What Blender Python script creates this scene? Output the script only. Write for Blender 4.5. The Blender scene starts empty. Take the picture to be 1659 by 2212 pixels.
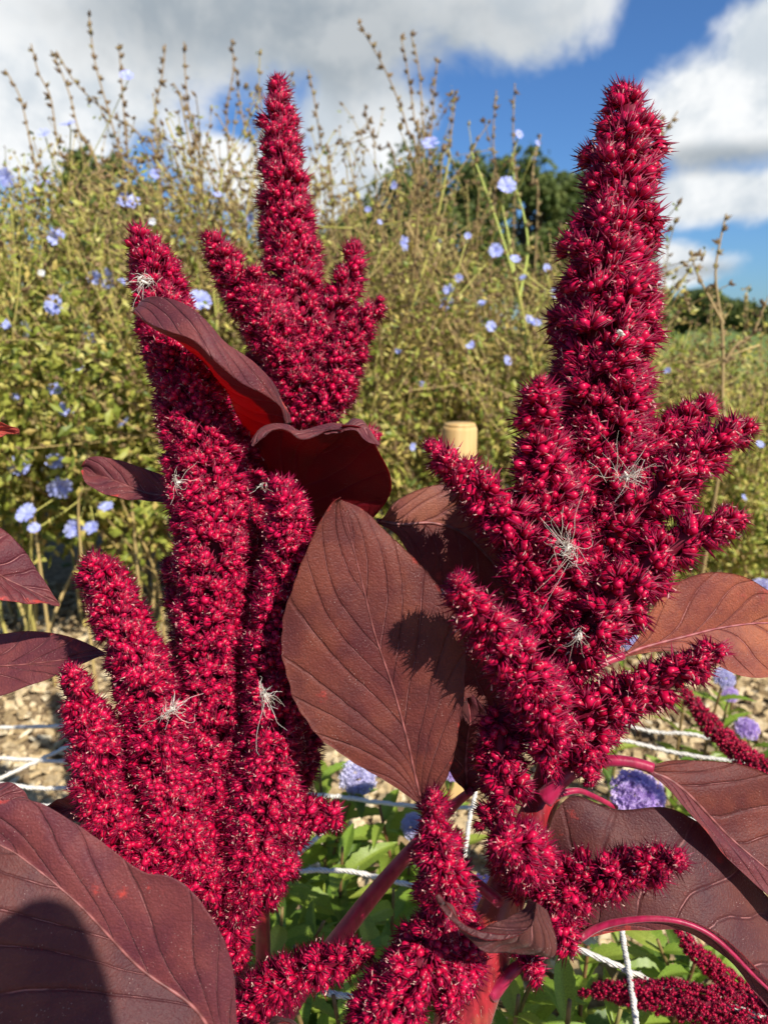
import bpy, math, random
import numpy as np
from mathutils import Matrix, Vector

random.seed(7)
RNG = np.random.default_rng(7)
scene = bpy.context.scene
COL = scene.collection
RAD = math.radians

# ------------------------------------------------------------------ camera
W_PX, H_PX = 1659.0, 2212.0            # pixel grid in which the photograph was measured
F_PX = 26.0 / 36.0 * H_PX
PITCH = RAD(13.8)
CAM = np.array([0.0, 0.0, 0.72])
cam_data = bpy.data.cameras.new('camera')
cam_data.sensor_fit = 'VERTICAL'
cam_data.sensor_height = 36.0
cam_data.sensor_width = 27.0
cam_data.lens = 26.0
cam_data.clip_start = 0.02
cam_data.clip_end = 3000.0
cam_data.dof.use_dof = True
cam_data.dof.focus_distance = 0.42
cam_data.dof.aperture_fstop = 9.5
cam = bpy.data.objects.new('camera', cam_data)
cam.location = CAM
cam.rotation_euler = (RAD(90) - PITCH, 0, 0)
COL.objects.link(cam)
scene.camera = cam
CX = np.array([1.0, 0, 0])
CF = np.array([0, math.cos(PITCH), -math.sin(PITCH)])
CU = np.array([0, math.sin(PITCH), math.cos(PITCH)])

def P(x, y, d):
    """point of the photograph at forward distance d"""
    return CAM + CX * ((x - W_PX / 2) / F_PX * d) + CU * ((H_PX / 2 - y) / F_PX * d) + CF * d

def G(x, y, h=0.0):
    """point of the photograph on the level plane z = h"""
    r = P(x, y, 1.0) - CAM
    return CAM + r * ((h - CAM[2]) / r[2])

# ------------------------------------------------------------------ light
SUN_EL, SUN_AZ = RAD(43), RAD(38)      # azimuth: to the right of straight behind the camera
SUN = np.array([math.cos(SUN_EL) * math.sin(SUN_AZ), -math.cos(SUN_EL) * math.cos(SUN_AZ), math.sin(SUN_EL)])
sd = bpy.data.lights.new('sun', 'SUN')
sd.energy = 4.6
sd.angle = RAD(0.53)
sd.color = (1.0, 0.94, 0.85)
so = bpy.data.objects.new('sun', sd)
so.rotation_euler = Vector(SUN).to_track_quat('Z', 'Y').to_euler()
so.location = (3, -4, 6)
COL.objects.link(so)

scene.view_settings.view_transform = 'Standard'
scene.view_settings.look = 'None'
scene.view_settings.gamma = 1.0
scene.view_settings.exposure = 0.6
scene.view_settings.use_curve_mapping = False
scene.cycles.use_denoising = True
scene.cycles.max_bounces = 6
scene.cycles.transparent_max_bounces = 4
scene.cycles.diffuse_bounces = 4
scene.cycles.glossy_bounces = 2
scene.cycles.transmission_bounces = 4

# world: Nishita sky with cumulus laid out by direction (azimuth, elevation)
world = bpy.data.worlds.new('World')
scene.world = world
world.use_nodes = True
wn, wl = world.node_tree.nodes, world.node_tree.links
wn.clear()

class NB:
    """tiny node-building helper"""
    def __init__(self, tree):
        self.n, self.l = tree.nodes, tree.links
    def new(self, t, **kw):
        nd = self.n.new(t)
        for k, v in kw.items():
            setattr(nd, k, v)
        return nd
    def put(self, sock, v):
        if isinstance(v, bpy.types.NodeSocket):
            self.l.new(v, sock)
        elif isinstance(v, (tuple, list)) and len(v) == 3 and sock.type == 'RGBA':
            sock.default_value = (*v, 1)
        else:
            sock.default_value = v
    def math(self, op, a, b=None, c=None, clamp=False):
        nd = self.new('ShaderNodeMath', operation=op, use_clamp=clamp)
        for i, v in enumerate((a, b, c)):
            if v is not None:
                self.put(nd.inputs[i], v)
        return nd.outputs[0]
    def vmath(self, op, a, b=None):
        nd = self.new('ShaderNodeVectorMath', operation=op)
        self.put(nd.inputs[0], a)
        if b is not None:
            self.put(nd.inputs[1], b)
        return nd
    def mix(self, f, a, b, mode='MIX'):
        nd = self.new('ShaderNodeMix', data_type='RGBA', blend_type=mode)
        self.put(nd.inputs[0], f); self.put(nd.inputs[6], a); self.put(nd.inputs[7], b)
        return nd.outputs[2]
    def noise(self, vec, scale, detail=3.0, rough=0.5):
        nd = self.new('ShaderNodeTexNoise')
        if vec is not None:
            self.l.new(vec, nd.inputs['Vector'])
        nd.inputs['Scale'].default_value = scale
        nd.inputs['Detail'].default_value = detail
        nd.inputs['Roughness'].default_value = rough
        return nd
    def ramp(self, f, a, b):
        nd = self.new('ShaderNodeMapRange', interpolation_type='SMOOTHSTEP')
        self.put(nd.inputs[0], f)
        nd.inputs[1].default_value = a; nd.inputs[2].default_value = b
        return nd.outputs[0]

def azel(x, y):
    v = P(x, y, 1.0) - CAM
    v = v / np.linalg.norm(v)
    return math.atan2(v[0], v[1]), math.asin(v[2])

def build_world():
    b = NB(world.node_tree)
    tc = b.new('ShaderNodeTexCoord')
    sep = b.new('ShaderNodeSeparateXYZ')
    b.l.new(tc.outputs['Generated'], sep.inputs[0])
    az = b.math('ARCTAN2', sep.outputs[0], sep.outputs[1])
    el = b.math('ARCSINE', sep.outputs[2])
    comb = b.new('ShaderNodeCombineXYZ')
    b.l.new(az, comb.inputs[0]); b.l.new(el, comb.inputs[1])
    pos = comb.outputs[0]
    nz = b.noise(tc.outputs['Generated'], 8.0, 10.0, 0.6)
    nz.inputs['Distortion'].default_value = 0.25
    fine = b.math('SUBTRACT', nz.outputs[0], 0.5)
    nz2 = b.noise(tc.outputs['Generated'], 3.1, 6.0, 0.55)
    soft = b.math('SUBTRACT', nz2.outputs[0], 0.5)
    def field(blobs):
        out = None
        for (a, e, ra, re) in blobs:
            d = b.vmath('SUBTRACT', pos, (a, e, 0)).outputs[0]
            d = b.vmath('MULTIPLY', d, (1 / ra, 1 / re, 0)).outputs[0]
            d = b.vmath('LENGTH', d).outputs['Value']
            d = b.math('SUBTRACT', 1.0, d)
            out = d if out is None else b.math('SMOOTH_MAX', out, d, 0.25)
        return out
    seen = [(400, 0, 720, 185), (40, 190, 320, 180), (1080, -40, 250, 150), (770, 255, 190, 115),
            (690, 400, 230, 100), (1625, 235, 240, 120), (1690, 95, 130, 90), (1560, 425, 215, 62),
            (1440, 570, 130, 48), (455, 345, 110, 50)]
    bl = []
    for x, y, rx, ry in seen:
        a, e = azel(x, y)
        bl.append((a, e, rx / F_PX * 1.05, ry / F_PX))
    rr = random.Random(3)
    for k in range(16):                  # the same broken cumulus goes on all round
        a = RAD(38) + (k + rr.random() * 0.6) * RAD(284) / 16
        bl.append((a, RAD(rr.uniform(6, 46)), RAD(rr.uniform(9, 22)), RAD(rr.uniform(4, 9))))
    dens = field(bl)
    dens = b.math('ADD', dens, b.math('MULTIPLY', fine, 1.5))
    mask = b.ramp(dens, -0.02, 0.46)
    gseen = [(690, 60, 470, 150), (1560, 340, 200, 28), (1480, 585, 120, 18), (420, 40, 300, 90)]
    gl = []
    for x, y, rx, ry in gseen:
        a, e = azel(x, y)
        gl.append((a, e, rx / F_PX * 1.05, ry / F_PX))
    for (a, e, ra, re) in bl[len(seen):]:
        gl.append((a, e - re * 0.35, ra * 0.8, re * 0.55))
    grey = b.ramp(b.math('ADD', field(gl), b.math('MULTIPLY', fine, 1.9)), -0.3, 0.85)
    cl = b.mix(grey, (0.66, 0.67, 0.675), (0.36, 0.385, 0.405))
    billow = b.ramp(b.math('ADD', fine, b.math('MULTIPLY', soft, 0.3)), -0.12, 0.13)
    # relief: puffs are lighter on the side turned to the sun
    shift = b.vmath('ADD', tc.outputs['Generated'], (0.022, -0.018, 0.034)).outputs[0]
    nzs = b.noise(shift, 8.0, 7.0, 0.55)
    nzs.inputs['Distortion'].default_value = 0.25
    relief = b.ramp(b.math('SUBTRACT', nz.outputs[0], nzs.outputs[0]), -0.13, 0.13)
    cl = b.mix(relief, b.mix(1.0, cl, (0.72, 0.765, 0.81), 'MULTIPLY'), cl)
    cl = b.mix(billow, b.mix(1.0, cl, (0.88, 0.90, 0.92), 'MULTIPLY'), cl)
    sky = b.new('ShaderNodeTexSky', sky_type='NISHITA')
    sky.sun_disc = False
    sky.sun_elevation = SUN_EL
    sky.sun_rotation = math.atan2(SUN[0], SUN[1])
    sky.air_density = 1.0
    sky.dust_density = 0.6
    sky.ozone_density = 2.0
    skyc = b.mix(1.0, sky.outputs[0], (0.036, 0.057, 0.084), 'MULTIPLY')
    skyc.node.clamp_result = False
    col = b.mix(mask, skyc, cl)
    bg = b.new('ShaderNodeBackground')
    b.l.new(col, bg.inputs[0])
    bg.inputs[1].default_value = 1.0
    out = b.new('ShaderNodeOutputWorld')
    b.l.new(bg.outputs[0], out.inputs[0])
build_world()

# ------------------------------------------------------------------ helpers: objects and meshes
def tag(o, label=None, cat=None, group=None, kind=None):
    if label: o['label'] = label
    if cat: o['category'] = cat
    if group: o['group'] = group
    if kind: o['kind'] = kind
    return o

def empty(name, base, label, cat, group=None):
    o = bpy.data.objects.new(name, None)
    o.location = base
    o.empty_display_size = 0.02
    COL.objects.link(o)
    return tag(o, label, cat, group)

class MB:
    """collects triangles (numpy) and links them as one mesh object"""
    def __init__(self):
        self.v, self.f, self.m, self.t, self.n = [], [], [], [], 0
        self.extra = {}
    def add(self, v, f, m=0, tint=0.5):
        v = np.asarray(v, float).reshape(-1, 3)
        f = np.asarray(f, int)
        if f.ndim == 2 and f.shape[1] == 4:
            f = np.concatenate([f[:, [0, 1, 2]], f[:, [0, 2, 3]]])
        self.v.append(v); self.f.append(f + self.n)
        mm = np.full(len(f), m) if np.isscalar(m) else np.asarray(m)
        self.m.append(mm)
        self.t.append(np.full(len(v), tint) if np.isscalar(tint) else np.asarray(tint))
        self.n += len(v)
    def mesh(self, name, mats, base=(0, 0, 0), smooth=True):
        v = np.concatenate(self.v) - np.asarray(base)
        f = np.concatenate(self.f)
        m = np.concatenate(self.m)
        me = bpy.data.meshes.new(name)
        me.vertices.add(len(v)); me.vertices.foreach_set('co', v.astype(np.float32).ravel())
        me.loops.add(len(f) * 3); me.loops.foreach_set('vertex_index', f.astype(np.int32).ravel())
        me.polygons.add(len(f))
        me.polygons.foreach_set('loop_start', np.arange(0, len(f) * 3, 3, dtype=np.int32))
        me.polygons.foreach_set('material_index', m.astype(np.int32))
        me.polygons.foreach_set('use_smooth', np.full(len(f), smooth))
        for mt in mats:
            me.materials.append(mt)
        at = me.attributes.new('tint', 'FLOAT', 'POINT')
        at.data.foreach_set('value', np.concatenate(self.t).astype(np.float32))
        for k, arr in self.extra.items():
            at = me.attributes.new(k, 'FLOAT', 'POINT')
            at.data.foreach_set('value', np.asarray(arr, np.float32))
        me.update(calc_edges=True)
        return me
    def build(self, name, mats, parent=None, base=(0, 0, 0), smooth=True, kind=None, label=None):
        if not isinstance(mats, (list, tuple)):
            mats = [mats]
        o = bpy.data.objects.new(name, self.mesh(name, mats, base, smooth))
        if parent is None:
            o.location = base
        else:
            o.parent = parent
        COL.objects.link(o)
        return tag(o, label=label, kind=kind)

def nrm(v):
    v = np.asarray(v, float)
    return v / np.maximum(np.linalg.norm(v, axis=-1, keepdims=True), 1e-12)

def spline(pts, n):
    """Catmull-Rom through control points (any dimension), n samples evenly in chord length"""
    p = np.asarray(pts, float)
    if len(p) == 2:
        t = np.linspace(0, 1, n)[:, None]
        return p[0] * (1 - t) + p[1] * t
    ch = np.concatenate([[0], np.cumsum(np.linalg.norm(np.diff(p[:, :3], axis=0), axis=1))])
    q = np.concatenate([[2 * p[0] - p[1]], p, [2 * p[-1] - p[-2]]])
    s = np.linspace(0, ch[-1], n)
    i = np.clip(np.searchsorted(ch, s, side='right') - 1, 0, len(p) - 2)
    t = ((s - ch[i]) / np.maximum(ch[i + 1] - ch[i], 1e-9))[:, None]
    p0, p1, p2, p3 = q[i], q[i + 1], q[i + 2], q[i + 3]
    return 0.5 * (2 * p1 + (p2 - p0) * t + (2 * p0 - 5 * p1 + 4 * p2 - p3) * t ** 2 + (3 * p1 - p0 - 3 * p2 + p3) * t ** 3)

def frames(pts):
    tan = nrm(np.gradient(pts, axis=0))
    ref = np.array([0, 0, 1.0]) if abs(np.mean(tan[:, 2])) < 0.8 else np.array([1.0, 0, 0])
    a = nrm(np.cross(tan, ref))
    b = np.cross(tan, a)
    return tan, a, b

def tube(mb, pts, rad, sides=6, m=0, tint=0.5, cap=True, ribs=0.0):
    pts = np.asarray(pts, float)
    n = len(pts)
    rad = np.broadcast_to(np.asarray(rad, float), (n,))
    tan, a, b = frames(pts)
    th = np.linspace(0, 2 * math.pi, sides, endpoint=False)
    prof = 1 + ribs * np.cos(th * 5)
    ring = a[:, None, :] * (np.cos(th) * prof)[None, :, None] + b[:, None, :] * (np.sin(th) * prof)[None, :, None]
    v = (pts[:, None, :] + ring * rad[:, None, None]).reshape(-1, 3)
    i = np.arange(n - 1)[:, None] * sides
    j = np.arange(sides)[None, :]
    k = (j + 1) % sides
    f = np.stack([i + j, i + k, i + sides + k, i + sides + j], -1).reshape(-1, 4)
    f = np.concatenate([f[:, [0, 1, 2]], f[:, [0, 2, 3]]])
    if cap:
        e = len(v)
        v = np.concatenate([v, pts[:1], pts[-1:]])
        jj = np.arange(sides); kk = (jj + 1) % sides
        c0 = np.stack([np.full(sides, e), kk, jj], -1)
        c1 = np.stack([np.full(sides, e + 1), (n - 1) * sides + jj, (n - 1) * sides + kk], -1)
        f = np.concatenate([f, c0, c1])
    mb.add(v, f, m, tint)

# ------------------------------------------------------------------ materials
def mat(name):
    m = bpy.data.materials.new(name)
    m.use_nodes = True
    m.node_tree.nodes.clear()
    b = NB(m.node_tree)
    out = b.new('ShaderNodeOutputMaterial')
    return m, b, out

def principled(b, col, rough=0.5, spec=0.5, normal=None, sheen=0.0):
    p = b.new('ShaderNodeBsdfPrincipled')
    b.put(p.inputs['Base Color'], col)
    b.put(p.inputs['Roughness'], rough)
    p.inputs['Specular IOR Level'].default_value = spec
    if sheen:
        p.inputs['Sheen Weight'].default_value = sheen
    if normal is not None:
        b.l.new(normal, p.inputs['Normal'])
    return p.outputs[0]

def with_translucent(b, sh, col, amount):
    t = b.new('ShaderNodeBsdfTranslucent')
    b.put(t.inputs[0], col)
    mx = b.new('ShaderNodeMixShader')
    mx.inputs[0].default_value = amount
    b.l.new(sh, mx.inputs[1]); b.l.new(t.outputs[0], mx.inputs[2])
    return mx.outputs[0]

def attr(b, name):
    a = b.new('ShaderNodeAttribute', attribute_name=name)
    return a.outputs['Fac']

def objco(b):
    return b.new('ShaderNodeTexCoord').outputs['Object']

def bump(b, h, strength, dist):
    n = b.new('ShaderNodeBump')
    b.put(n.inputs['Height'], h)
    n.inputs['Strength'].default_value = strength
    n.inputs['Distance'].default_value = dist
    return n.outputs[0]

def tint_mat(name, stops, rough=0.55, spec=0.3, trans=0.0, noise_scale=0, tcol=None):
    """colour from the per-piece 'tint' value through a ramp"""
    m, b, out = mat(name)
    cr = b.new('ShaderNodeValToRGB')
    e = cr.color_ramp.elements
    e[0].position, e[0].color = stops[0][0], (*stops[0][1], 1)
    e[1].position, e[1].color = stops[-1][0], (*stops[-1][1], 1)
    for pos, c in stops[1:-1]:
        x = e.new(pos); x.color = (*c, 1)
    b.l.new(attr(b, 'tint'), cr.inputs[0])
    col = cr.outputs[0]
    if noise_scale:
        nz = b.noise(objco(b), noise_scale, 3.0)
        col = b.mix(b.ramp(nz.outputs[0], 0.35, 0.65), b.mix(1.0, col, (0.7, 0.68, 0.66), 'MULTIPLY'), col)
    sh = principled(b, col, rough, spec)
    if trans:
        tc = col if tcol is None else b.mix(1.0, col, tcol, 'MULTIPLY')
        sh = with_translucent(b, sh, tc, trans)
    b.l.new(sh, out.inputs[0])
    return m

M = {}
M['bud'] = tint_mat('amaranth_bud', [(0, (0.27, 0.0010, 0.022)), (0.5, (0.53, 0.0022, 0.044)), (1, (0.76, 0.010, 0.095))], 0.34, 0.30, 0.22)
M['bract'] = tint_mat('amaranth_bract', [(0, (0.14, 0.0010, 0.022)), (1, (0.36, 0.003, 0.055))], 0.45, 0.28, 0.28)
M['stigma'] = tint_mat('amaranth_stigma', [(0, (0.62, 0.22, 0.24)), (1, (0.75, 0.52, 0.42))], 0.5, 0.3, 0.3)
M['core'] = tint_mat('amaranth_spike_axis', [(0, (0.10, 0.002, 0.014)), (1, (0.16, 0.004, 0.02))], 0.6, 0.2)

def stem_mat(name, c0, c1, c2):
    m, b, out = mat(name)
    oc = objco(b)
    mp = b.new('ShaderNodeMapping'); mp.inputs['Scale'].default_value = (260, 260, 25)
    b.l.new(oc, mp.inputs[0])
    n1 = b.noise(mp.outputs[0], 1.0, 4.0)
    n2 = b.noise(oc, 45.0, 4.0)
    col = b.mix(b.ramp(n1.outputs[0], 0.35, 0.65), c0, c1)
    col = b.mix(b.math('MULTIPLY', b.ramp(n2.outputs[0], 0.5, 0.68), 0.7), col, c2)
    sh = principled(b, col, 0.42, 0.45, bump(b, n1.outputs[0], 0.5, 0.0006), 0.15)
    sh = with_translucent(b, sh, (0.5, 0.01, 0.03), 0.10)
    b.l.new(sh, out.inputs[0])
    return m
M['stem'] = stem_mat('amaranth_stem', (0.17, 0.005, 0.010), (0.38, 0.015, 0.026), (0.36, 0.09, 0.045))
M['petiole'] = stem_mat('amaranth_petiole', (0.26, 0.003, 0.036), (0.40, 0.008, 0.062), (0.46, 0.06, 0.09))

def leaf_mat(name, c0, c1, veincol, red, trans_col, trans=0.12, red_amt=1.0, rough=0.55, pale=0.6):
    m, b, out = mat(name)
    oc = objco(b)
    big = b.noise(oc, 22.0, 4.0)
    fine = b.noise(oc, 900.0, 2.0)
    mid = b.noise(oc, 160.0, 3.0, 0.6)
    spk = b.new('ShaderNodeTexVoronoi'); spk.inputs['Scale'].default_value = 620.0
    b.l.new(oc, spk.inputs['Vector'])
    col = b.mix(b.ramp(big.outputs[0], 0.3, 0.7), c0, c1)
    pat = b.noise(oc, 48.0, 5.0, 0.6)
    col = b.mix(b.ramp(pat.outputs[0], 0.36, 0.64), b.mix(1.0, col, (0.74, 0.70, 0.84), 'MULTIPLY'), b.mix(1.0, col, (1.12, 1.12, 1.0), 'MULTIPLY'))
    col = b.mix(b.math('MULTIPLY', b.ramp(fine.outputs[0], 0.45, 0.75), 0.35), col, b.mix(1.0, col, (1.75, 1.6, 1.55), 'MULTIPLY'))
    # lateral veins: thin pale line in a darker furrow
    wob = b.math('MULTIPLY', b.math('SUBTRACT', b.noise(oc, 60.0, 2.0).outputs[0], 0.5), 0.16)
    ph = b.math('ADD', attr(b, 'phase'), wob)
    d = b.math('MULTIPLY', b.math('ABSOLUTE', b.math('SUBTRACT', ph, b.math('ROUND', ph))), attr(b, 'vspace'))
    groove = b.math('SUBTRACT', 1.0, b.ramp(d, 0.0002, 0.0017))
    line = b.math('SUBTRACT', 1.0, b.ramp(d, 0.00012, 0.00042))
    net = b.new('ShaderNodeTexVoronoi', feature='DISTANCE_TO_EDGE'); net.inputs['Scale'].default_value = 230.0
    b.l.new(oc, net.inputs['Vector'])
    netl = b.math('SUBTRACT', 1.0, b.ramp(net.outputs['Distance'], 0.0, 0.12))
    edge = attr(b, 'rim')
    fade = b.math('SUBTRACT', 1.0, b.math('MULTIPLY', edge, 0.8))
    col = b.mix(b.math('MULTIPLY', netl, 0.05), col, veincol)
    col = b.mix(b.math('MULTIPLY', b.math('MULTIPLY', groove, fade), 0.55), col, veincol)
    brk = b.ramp(b.noise(oc, 95.0, 3.0).outputs[0], 0.42, 0.62)
    col = b.mix(b.math('MULTIPLY', b.math('MULTIPLY', line, brk), b.math('MULTIPLY', fade, pale)), col, (0.5, 0.2, 0.18))
    # worn red blotches near the rim
    rn = b.noise(oc, 34.0, 5.0, 0.62)
    blot = b.ramp(b.math('ADD', rn.outputs[0], b.math('MULTIPLY', edge, 0.09)), 0.655, 0.72)
    blot = b.math('MULTIPLY', b.math('MULTIPLY', blot, b.ramp(mid.outputs[0], 0.40, 0.6)), red_amt)
    col = b.mix(blot, col, red)
    # glints of the leaf surface put into the colour as pale specks
    s = b.math('LESS_THAN', spk.outputs['Distance'], 0.13)
    sel = b.ramp(b.noise(oc, 75.0, 2.0).outputs[0], 0.48, 0.66)
    col = b.mix(b.math('MULTIPLY', b.math('MULTIPLY', s, sel), 0.55), col, (0.55, 0.38, 0.33))
    h = b.math('ADD', b.math('MULTIPLY', fine.outputs[0], 0.8), b.math('MULTIPLY', mid.outputs[0], 0.45))
    h = b.math('SUBTRACT', h, b.math('ADD', b.math('MULTIPLY', groove, 0.8), b.math('MULTIPLY', netl, 0.10)))
    sh = principled(b, col, rough, 0.22, bump(b, h, 0.75, 0.0008), 0.04)
    sh = with_translucent(b, sh, trans_col, trans)
    b.l.new(sh, out.inputs[0])
    return m
TR = (0.7, 0.012, 0.02)
M['leaf'] = leaf_mat('amaranth_leaf_top', (0.095, 0.020, 0.019), (0.135, 0.036, 0.024), (0.042, 0.008, 0.010), (0.42, 0.045, 0.035), TR, 0.10, 0.7)
M['leaf_purple'] = leaf_mat('amaranth_leaf_purple', (0.112, 0.025, 0.030), (0.138, 0.036, 0.038), (0.05, 0.009, 0.015), (0.42, 0.05, 0.04), TR, 0.10, 1.0)
M['leaf_dark'] = leaf_mat('amaranth_leaf_dark', (0.075, 0.022, 0.023), (0.10, 0.032, 0.028), (0.045, 0.01, 0.014), (0.4, 0.04, 0.03), TR, 0.08, 0.6)
M['leaf_orange'] = leaf_mat('amaranth_leaf_bronze', (0.23, 0.062, 0.040), (0.29, 0.090, 0.046), (0.11, 0.022, 0.022), (0.42, 0.06, 0.05), TR, 0.16, 0.4)
M['leaf_sunlit'] = leaf_mat('amaranth_leaf_sunlit', (0.19, 0.062, 0.047), (0.23, 0.085, 0.055), (0.09, 0.02, 0.022), (0.4, 0.05, 0.04), TR, 0.12, 0.3)  # lighter brown: sunlight on the leaf's upper half put into the colour
M['leaf_under'] = leaf_mat('amaranth_leaf_underside', (0.13, 0.005, 0.011), (0.18, 0.007, 0.014), (0.19, 0.010, 0.03), (0.2, 0.01, 0.02), (0.85, 0.008, 0.012), 0.42, 0.0, 0.4, 0.0)
M['leaf_red'] = leaf_mat('amaranth_leaf_red', (0.40, 0.06, 0.045), (0.46, 0.09, 0.06), (0.2, 0.03, 0.03), (0.5, 0.06, 0.04), TR, 0.2, 0.3)
M['midrib'] = tint_mat('amaranth_midrib', [(0, (0.16, 0.045, 0.04)), (1, (0.30, 0.095, 0.085))], 0.5, 0.4, 0.0, 220)
M['midrib_pink'] = tint_mat('amaranth_midrib_pink', [(0, (0.26, 0.04, 0.05)), (1, (0.40, 0.12, 0.12))], 0.5, 0.4, 0.0, 220)
M['fluff'] = tint_mat('pale_fluff', [(0, (0.62, 0.52, 0.40)), (1, (0.86, 0.82, 0.74))], 0.6, 0.3, 0.25)
M['string'] = None

# ------------------------------------------------------------------ setting: ground, field, hill
def ground_mat():
    m, b, out = mat('soil_and_chips')
    oc = objco(b)
    n1 = b.noise(oc, 9.0, 5.0, 0.6); n2 = b.noise(oc, 70.0, 4.0, 0.6); n3 = b.noise(oc, 1.3, 3.0)
    col = b.mix(b.ramp(n2.outputs[0], 0.3, 0.7), (0.16, 0.105, 0.055), (0.42, 0.31, 0.18))
    col = b.mix(b.math('MULTIPLY', b.ramp(n1.outputs[0], 0.5, 0.72), 0.8), col, (0.06, 0.045, 0.03))
    sep = b.new('ShaderNodeSeparateXYZ'); b.l.new(oc, sep.inputs[0])
    col = b.mix(b.ramp(sep.outputs[1], 1.9, 3.2), col, (0.06, 0.055, 0.025))  # shade under the hedge painted in as darker earth
    sh = principled(b, col, 0.9, 0.15, bump(b, n2.outputs[0], 0.9, 0.01))
    b.l.new(sh, out.inputs[0])
    return m

def grass_mat():
    m, b, out = mat('meadow_grass')
    oc = objco(b)
    n1 = b.noise(oc, 0.12, 4.0); n2 = b.noise(oc, 3.0, 4.0)
    col = b.mix(b.ramp(n1.outputs[0], 0.35, 0.65), (0.095, 0.17, 0.035), (0.14, 0.20, 0.05))
    col = b.mix(b.math('MULTIPLY', n2.outputs[0], 0.5), col, (0.20, 0.20, 0.07))
    b.l.new(principled(b, col, 0.85, 0.1, bump(b, n2.outputs[0], 0.6, 0.05)), out.inputs[0])
    return m

def hill_mat():
    m, b, out = mat('wooded_hill')
    oc = objco(b)
    n1 = b.noise(oc, 0.12, 6.0, 0.65)
    col = b.mix(b.ramp(n1.outputs[0], 0.35, 0.65), (0.035, 0.06, 0.02), (0.10, 0.125, 0.045))
    b.l.new(principled(b, col, 0.9, 0.1, bump(b, n1.outputs[0], 1.0, 3.0)), out.inputs[0])
    return m

def sheet(name, xs, ys, zf, material, kind='structure'):
    X, Y = np.meshgrid(xs, ys, indexing='ij')
    v = np.stack([X, Y, zf(X, Y)], -1).reshape(-1, 3)
    nx, ny = X.shape
    i = np.arange(nx - 1)[:, None] * ny + np.arange(ny - 1)[None, :]
    f = np.stack([i, i + ny, i + ny + 1, i + 1], -1).reshape(-1, 4)
    mb = MB(); mb.add(v, f)
    return mb.build(name, material, kind=kind)

gx = np.concatenate([np.linspace(-60, -3, 12), np.linspace(-2.8, 2.8, 90), np.linspace(3, 60, 12)])
gy = np.concatenate([np.linspace(-30, -1, 6), np.linspace(-0.8, 4.5, 90), np.linspace(5, 12, 8)])
def gz(X, Y):
    bumpy = 0.012 * np.sin(X * 7.1 + np.cos(Y * 5.3)) + 0.010 * np.sin(Y * 9.7 + X * 3.1)
    return np.where((abs(X) < 2.9) & (Y > -0.9) & (Y < 4.6), bumpy, 0.0) - 0.01
sheet('ground', gx, gy, gz, ground_mat())
sheet('meadow', np.linspace(-900, 900, 40), np.concatenate([np.linspace(11, 200, 24), np.linspace(230, 1500, 12)]),
      lambda X, Y: -0.02 + 0 * X, grass_mat())
def hillz(X, Y):
    return -3 + 13.0 * np.exp(-(((X - 193) / 13) ** 2) - ((Y - 470) / 60) ** 2) + 18 * np.exp(-(((X - 205) / 38) ** 2) - ((Y - 480) / 70) ** 2)
sheet('hill', np.linspace(100, 420, 60), np.linspace(330, 640, 30), hillz, hill_mat())

# wood chips: nobody could count them
def chips():
    mb = MB()
    n = 15000
    px = RNG.uniform(-1.15, 1.25, n); py = RNG.uniform(0.25, 2.1, n)
    cube = np.array([(-1, -1, -1), (1, -1, -1), (1, 1, -1), (-1, 1, -1), (-.8, -1, 1), (1, -.8, 1), (.8, 1, 1), (-1, .8, 1)], float)
    fc = np.array([(4, 5, 6, 7), (0, 1, 5, 4), (1, 2, 6, 5), (2, 3, 7, 6), (3, 0, 4, 7)])
    fc = np.concatenate([fc[:, [0, 1, 2]], fc[:, [0, 2, 3]]])
    L = RNG.gamma(4.0, 0.0018, n) + 0.003
    Wd = L * RNG.uniform(0.3, 0.8, n); T = L * RNG.uniform(0.12, 0.4, n)
    yaw = RNG.uniform(0, 6.28, n); tilt = RNG.normal(0, 0.35, n); roll = RNG.normal(0, 0.35, n)
    cy, sy, ct, st, cr_, sr = np.cos(yaw), np.sin(yaw), np.cos(tilt), np.sin(tilt), np.cos(roll), np.sin(roll)
    v = cube[None] * np.stack([L, Wd, T], -1)[:, None, :]
    x, y, z = v[..., 0], v[..., 1], v[..., 2]
    y, z = y * cr_[:, None] - z * sr[:, None], y * sr[:, None] + z * cr_[:, None]
    x, z = x * ct[:, None] - z * st[:, None], x * st[:, None] + z * ct[:, None]
    x, y = x * cy[:, None] - y * sy[:, None], x * sy[:, None] + y * cy[:, None]
    base = gz(px, py) + RNG.uniform(0.0, 0.012, n)
    v = np.stack([x + px[:, None], y + py[:, None], z + base[:, None]], -1)
    f = (fc[None] + (np.arange(n) * 8)[:, None, None]).reshape(-1, 3)
    mb.add(v.reshape(-1, 3), f, 0, np.repeat(RNG.random(n), 8))
    m = tint_mat('wood_chip', [(0, (0.14, 0.09, 0.05)), (0.2, (0.45, 0.33, 0.17)), (0.7, (0.62, 0.48, 0.28)), (1, (0.74, 0.64, 0.44))], 0.85, 0.15, 0, 150)
    o = mb.build('wood_chip_mulch', m, smooth=False)
    tag(o, 'pale tan wood chips covering the ground under the plants', 'mulch', kind='stuff')
chips()

# ------------------------------------------------------------------ far trees
M['tree_leaf'] = tint_mat('tree_foliage', [(0, (0.045, 0.07, 0.018)), (0.5, (0.09, 0.125, 0.028)), (1, (0.17, 0.19, 0.05))], 0.6, 0.25, 0.25)
M['bark'] = tint_mat('bark', [(0, (0.09, 0.065, 0.045)), (1, (0.14, 0.10, 0.07))], 0.9, 0.1, 0, 6)

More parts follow.
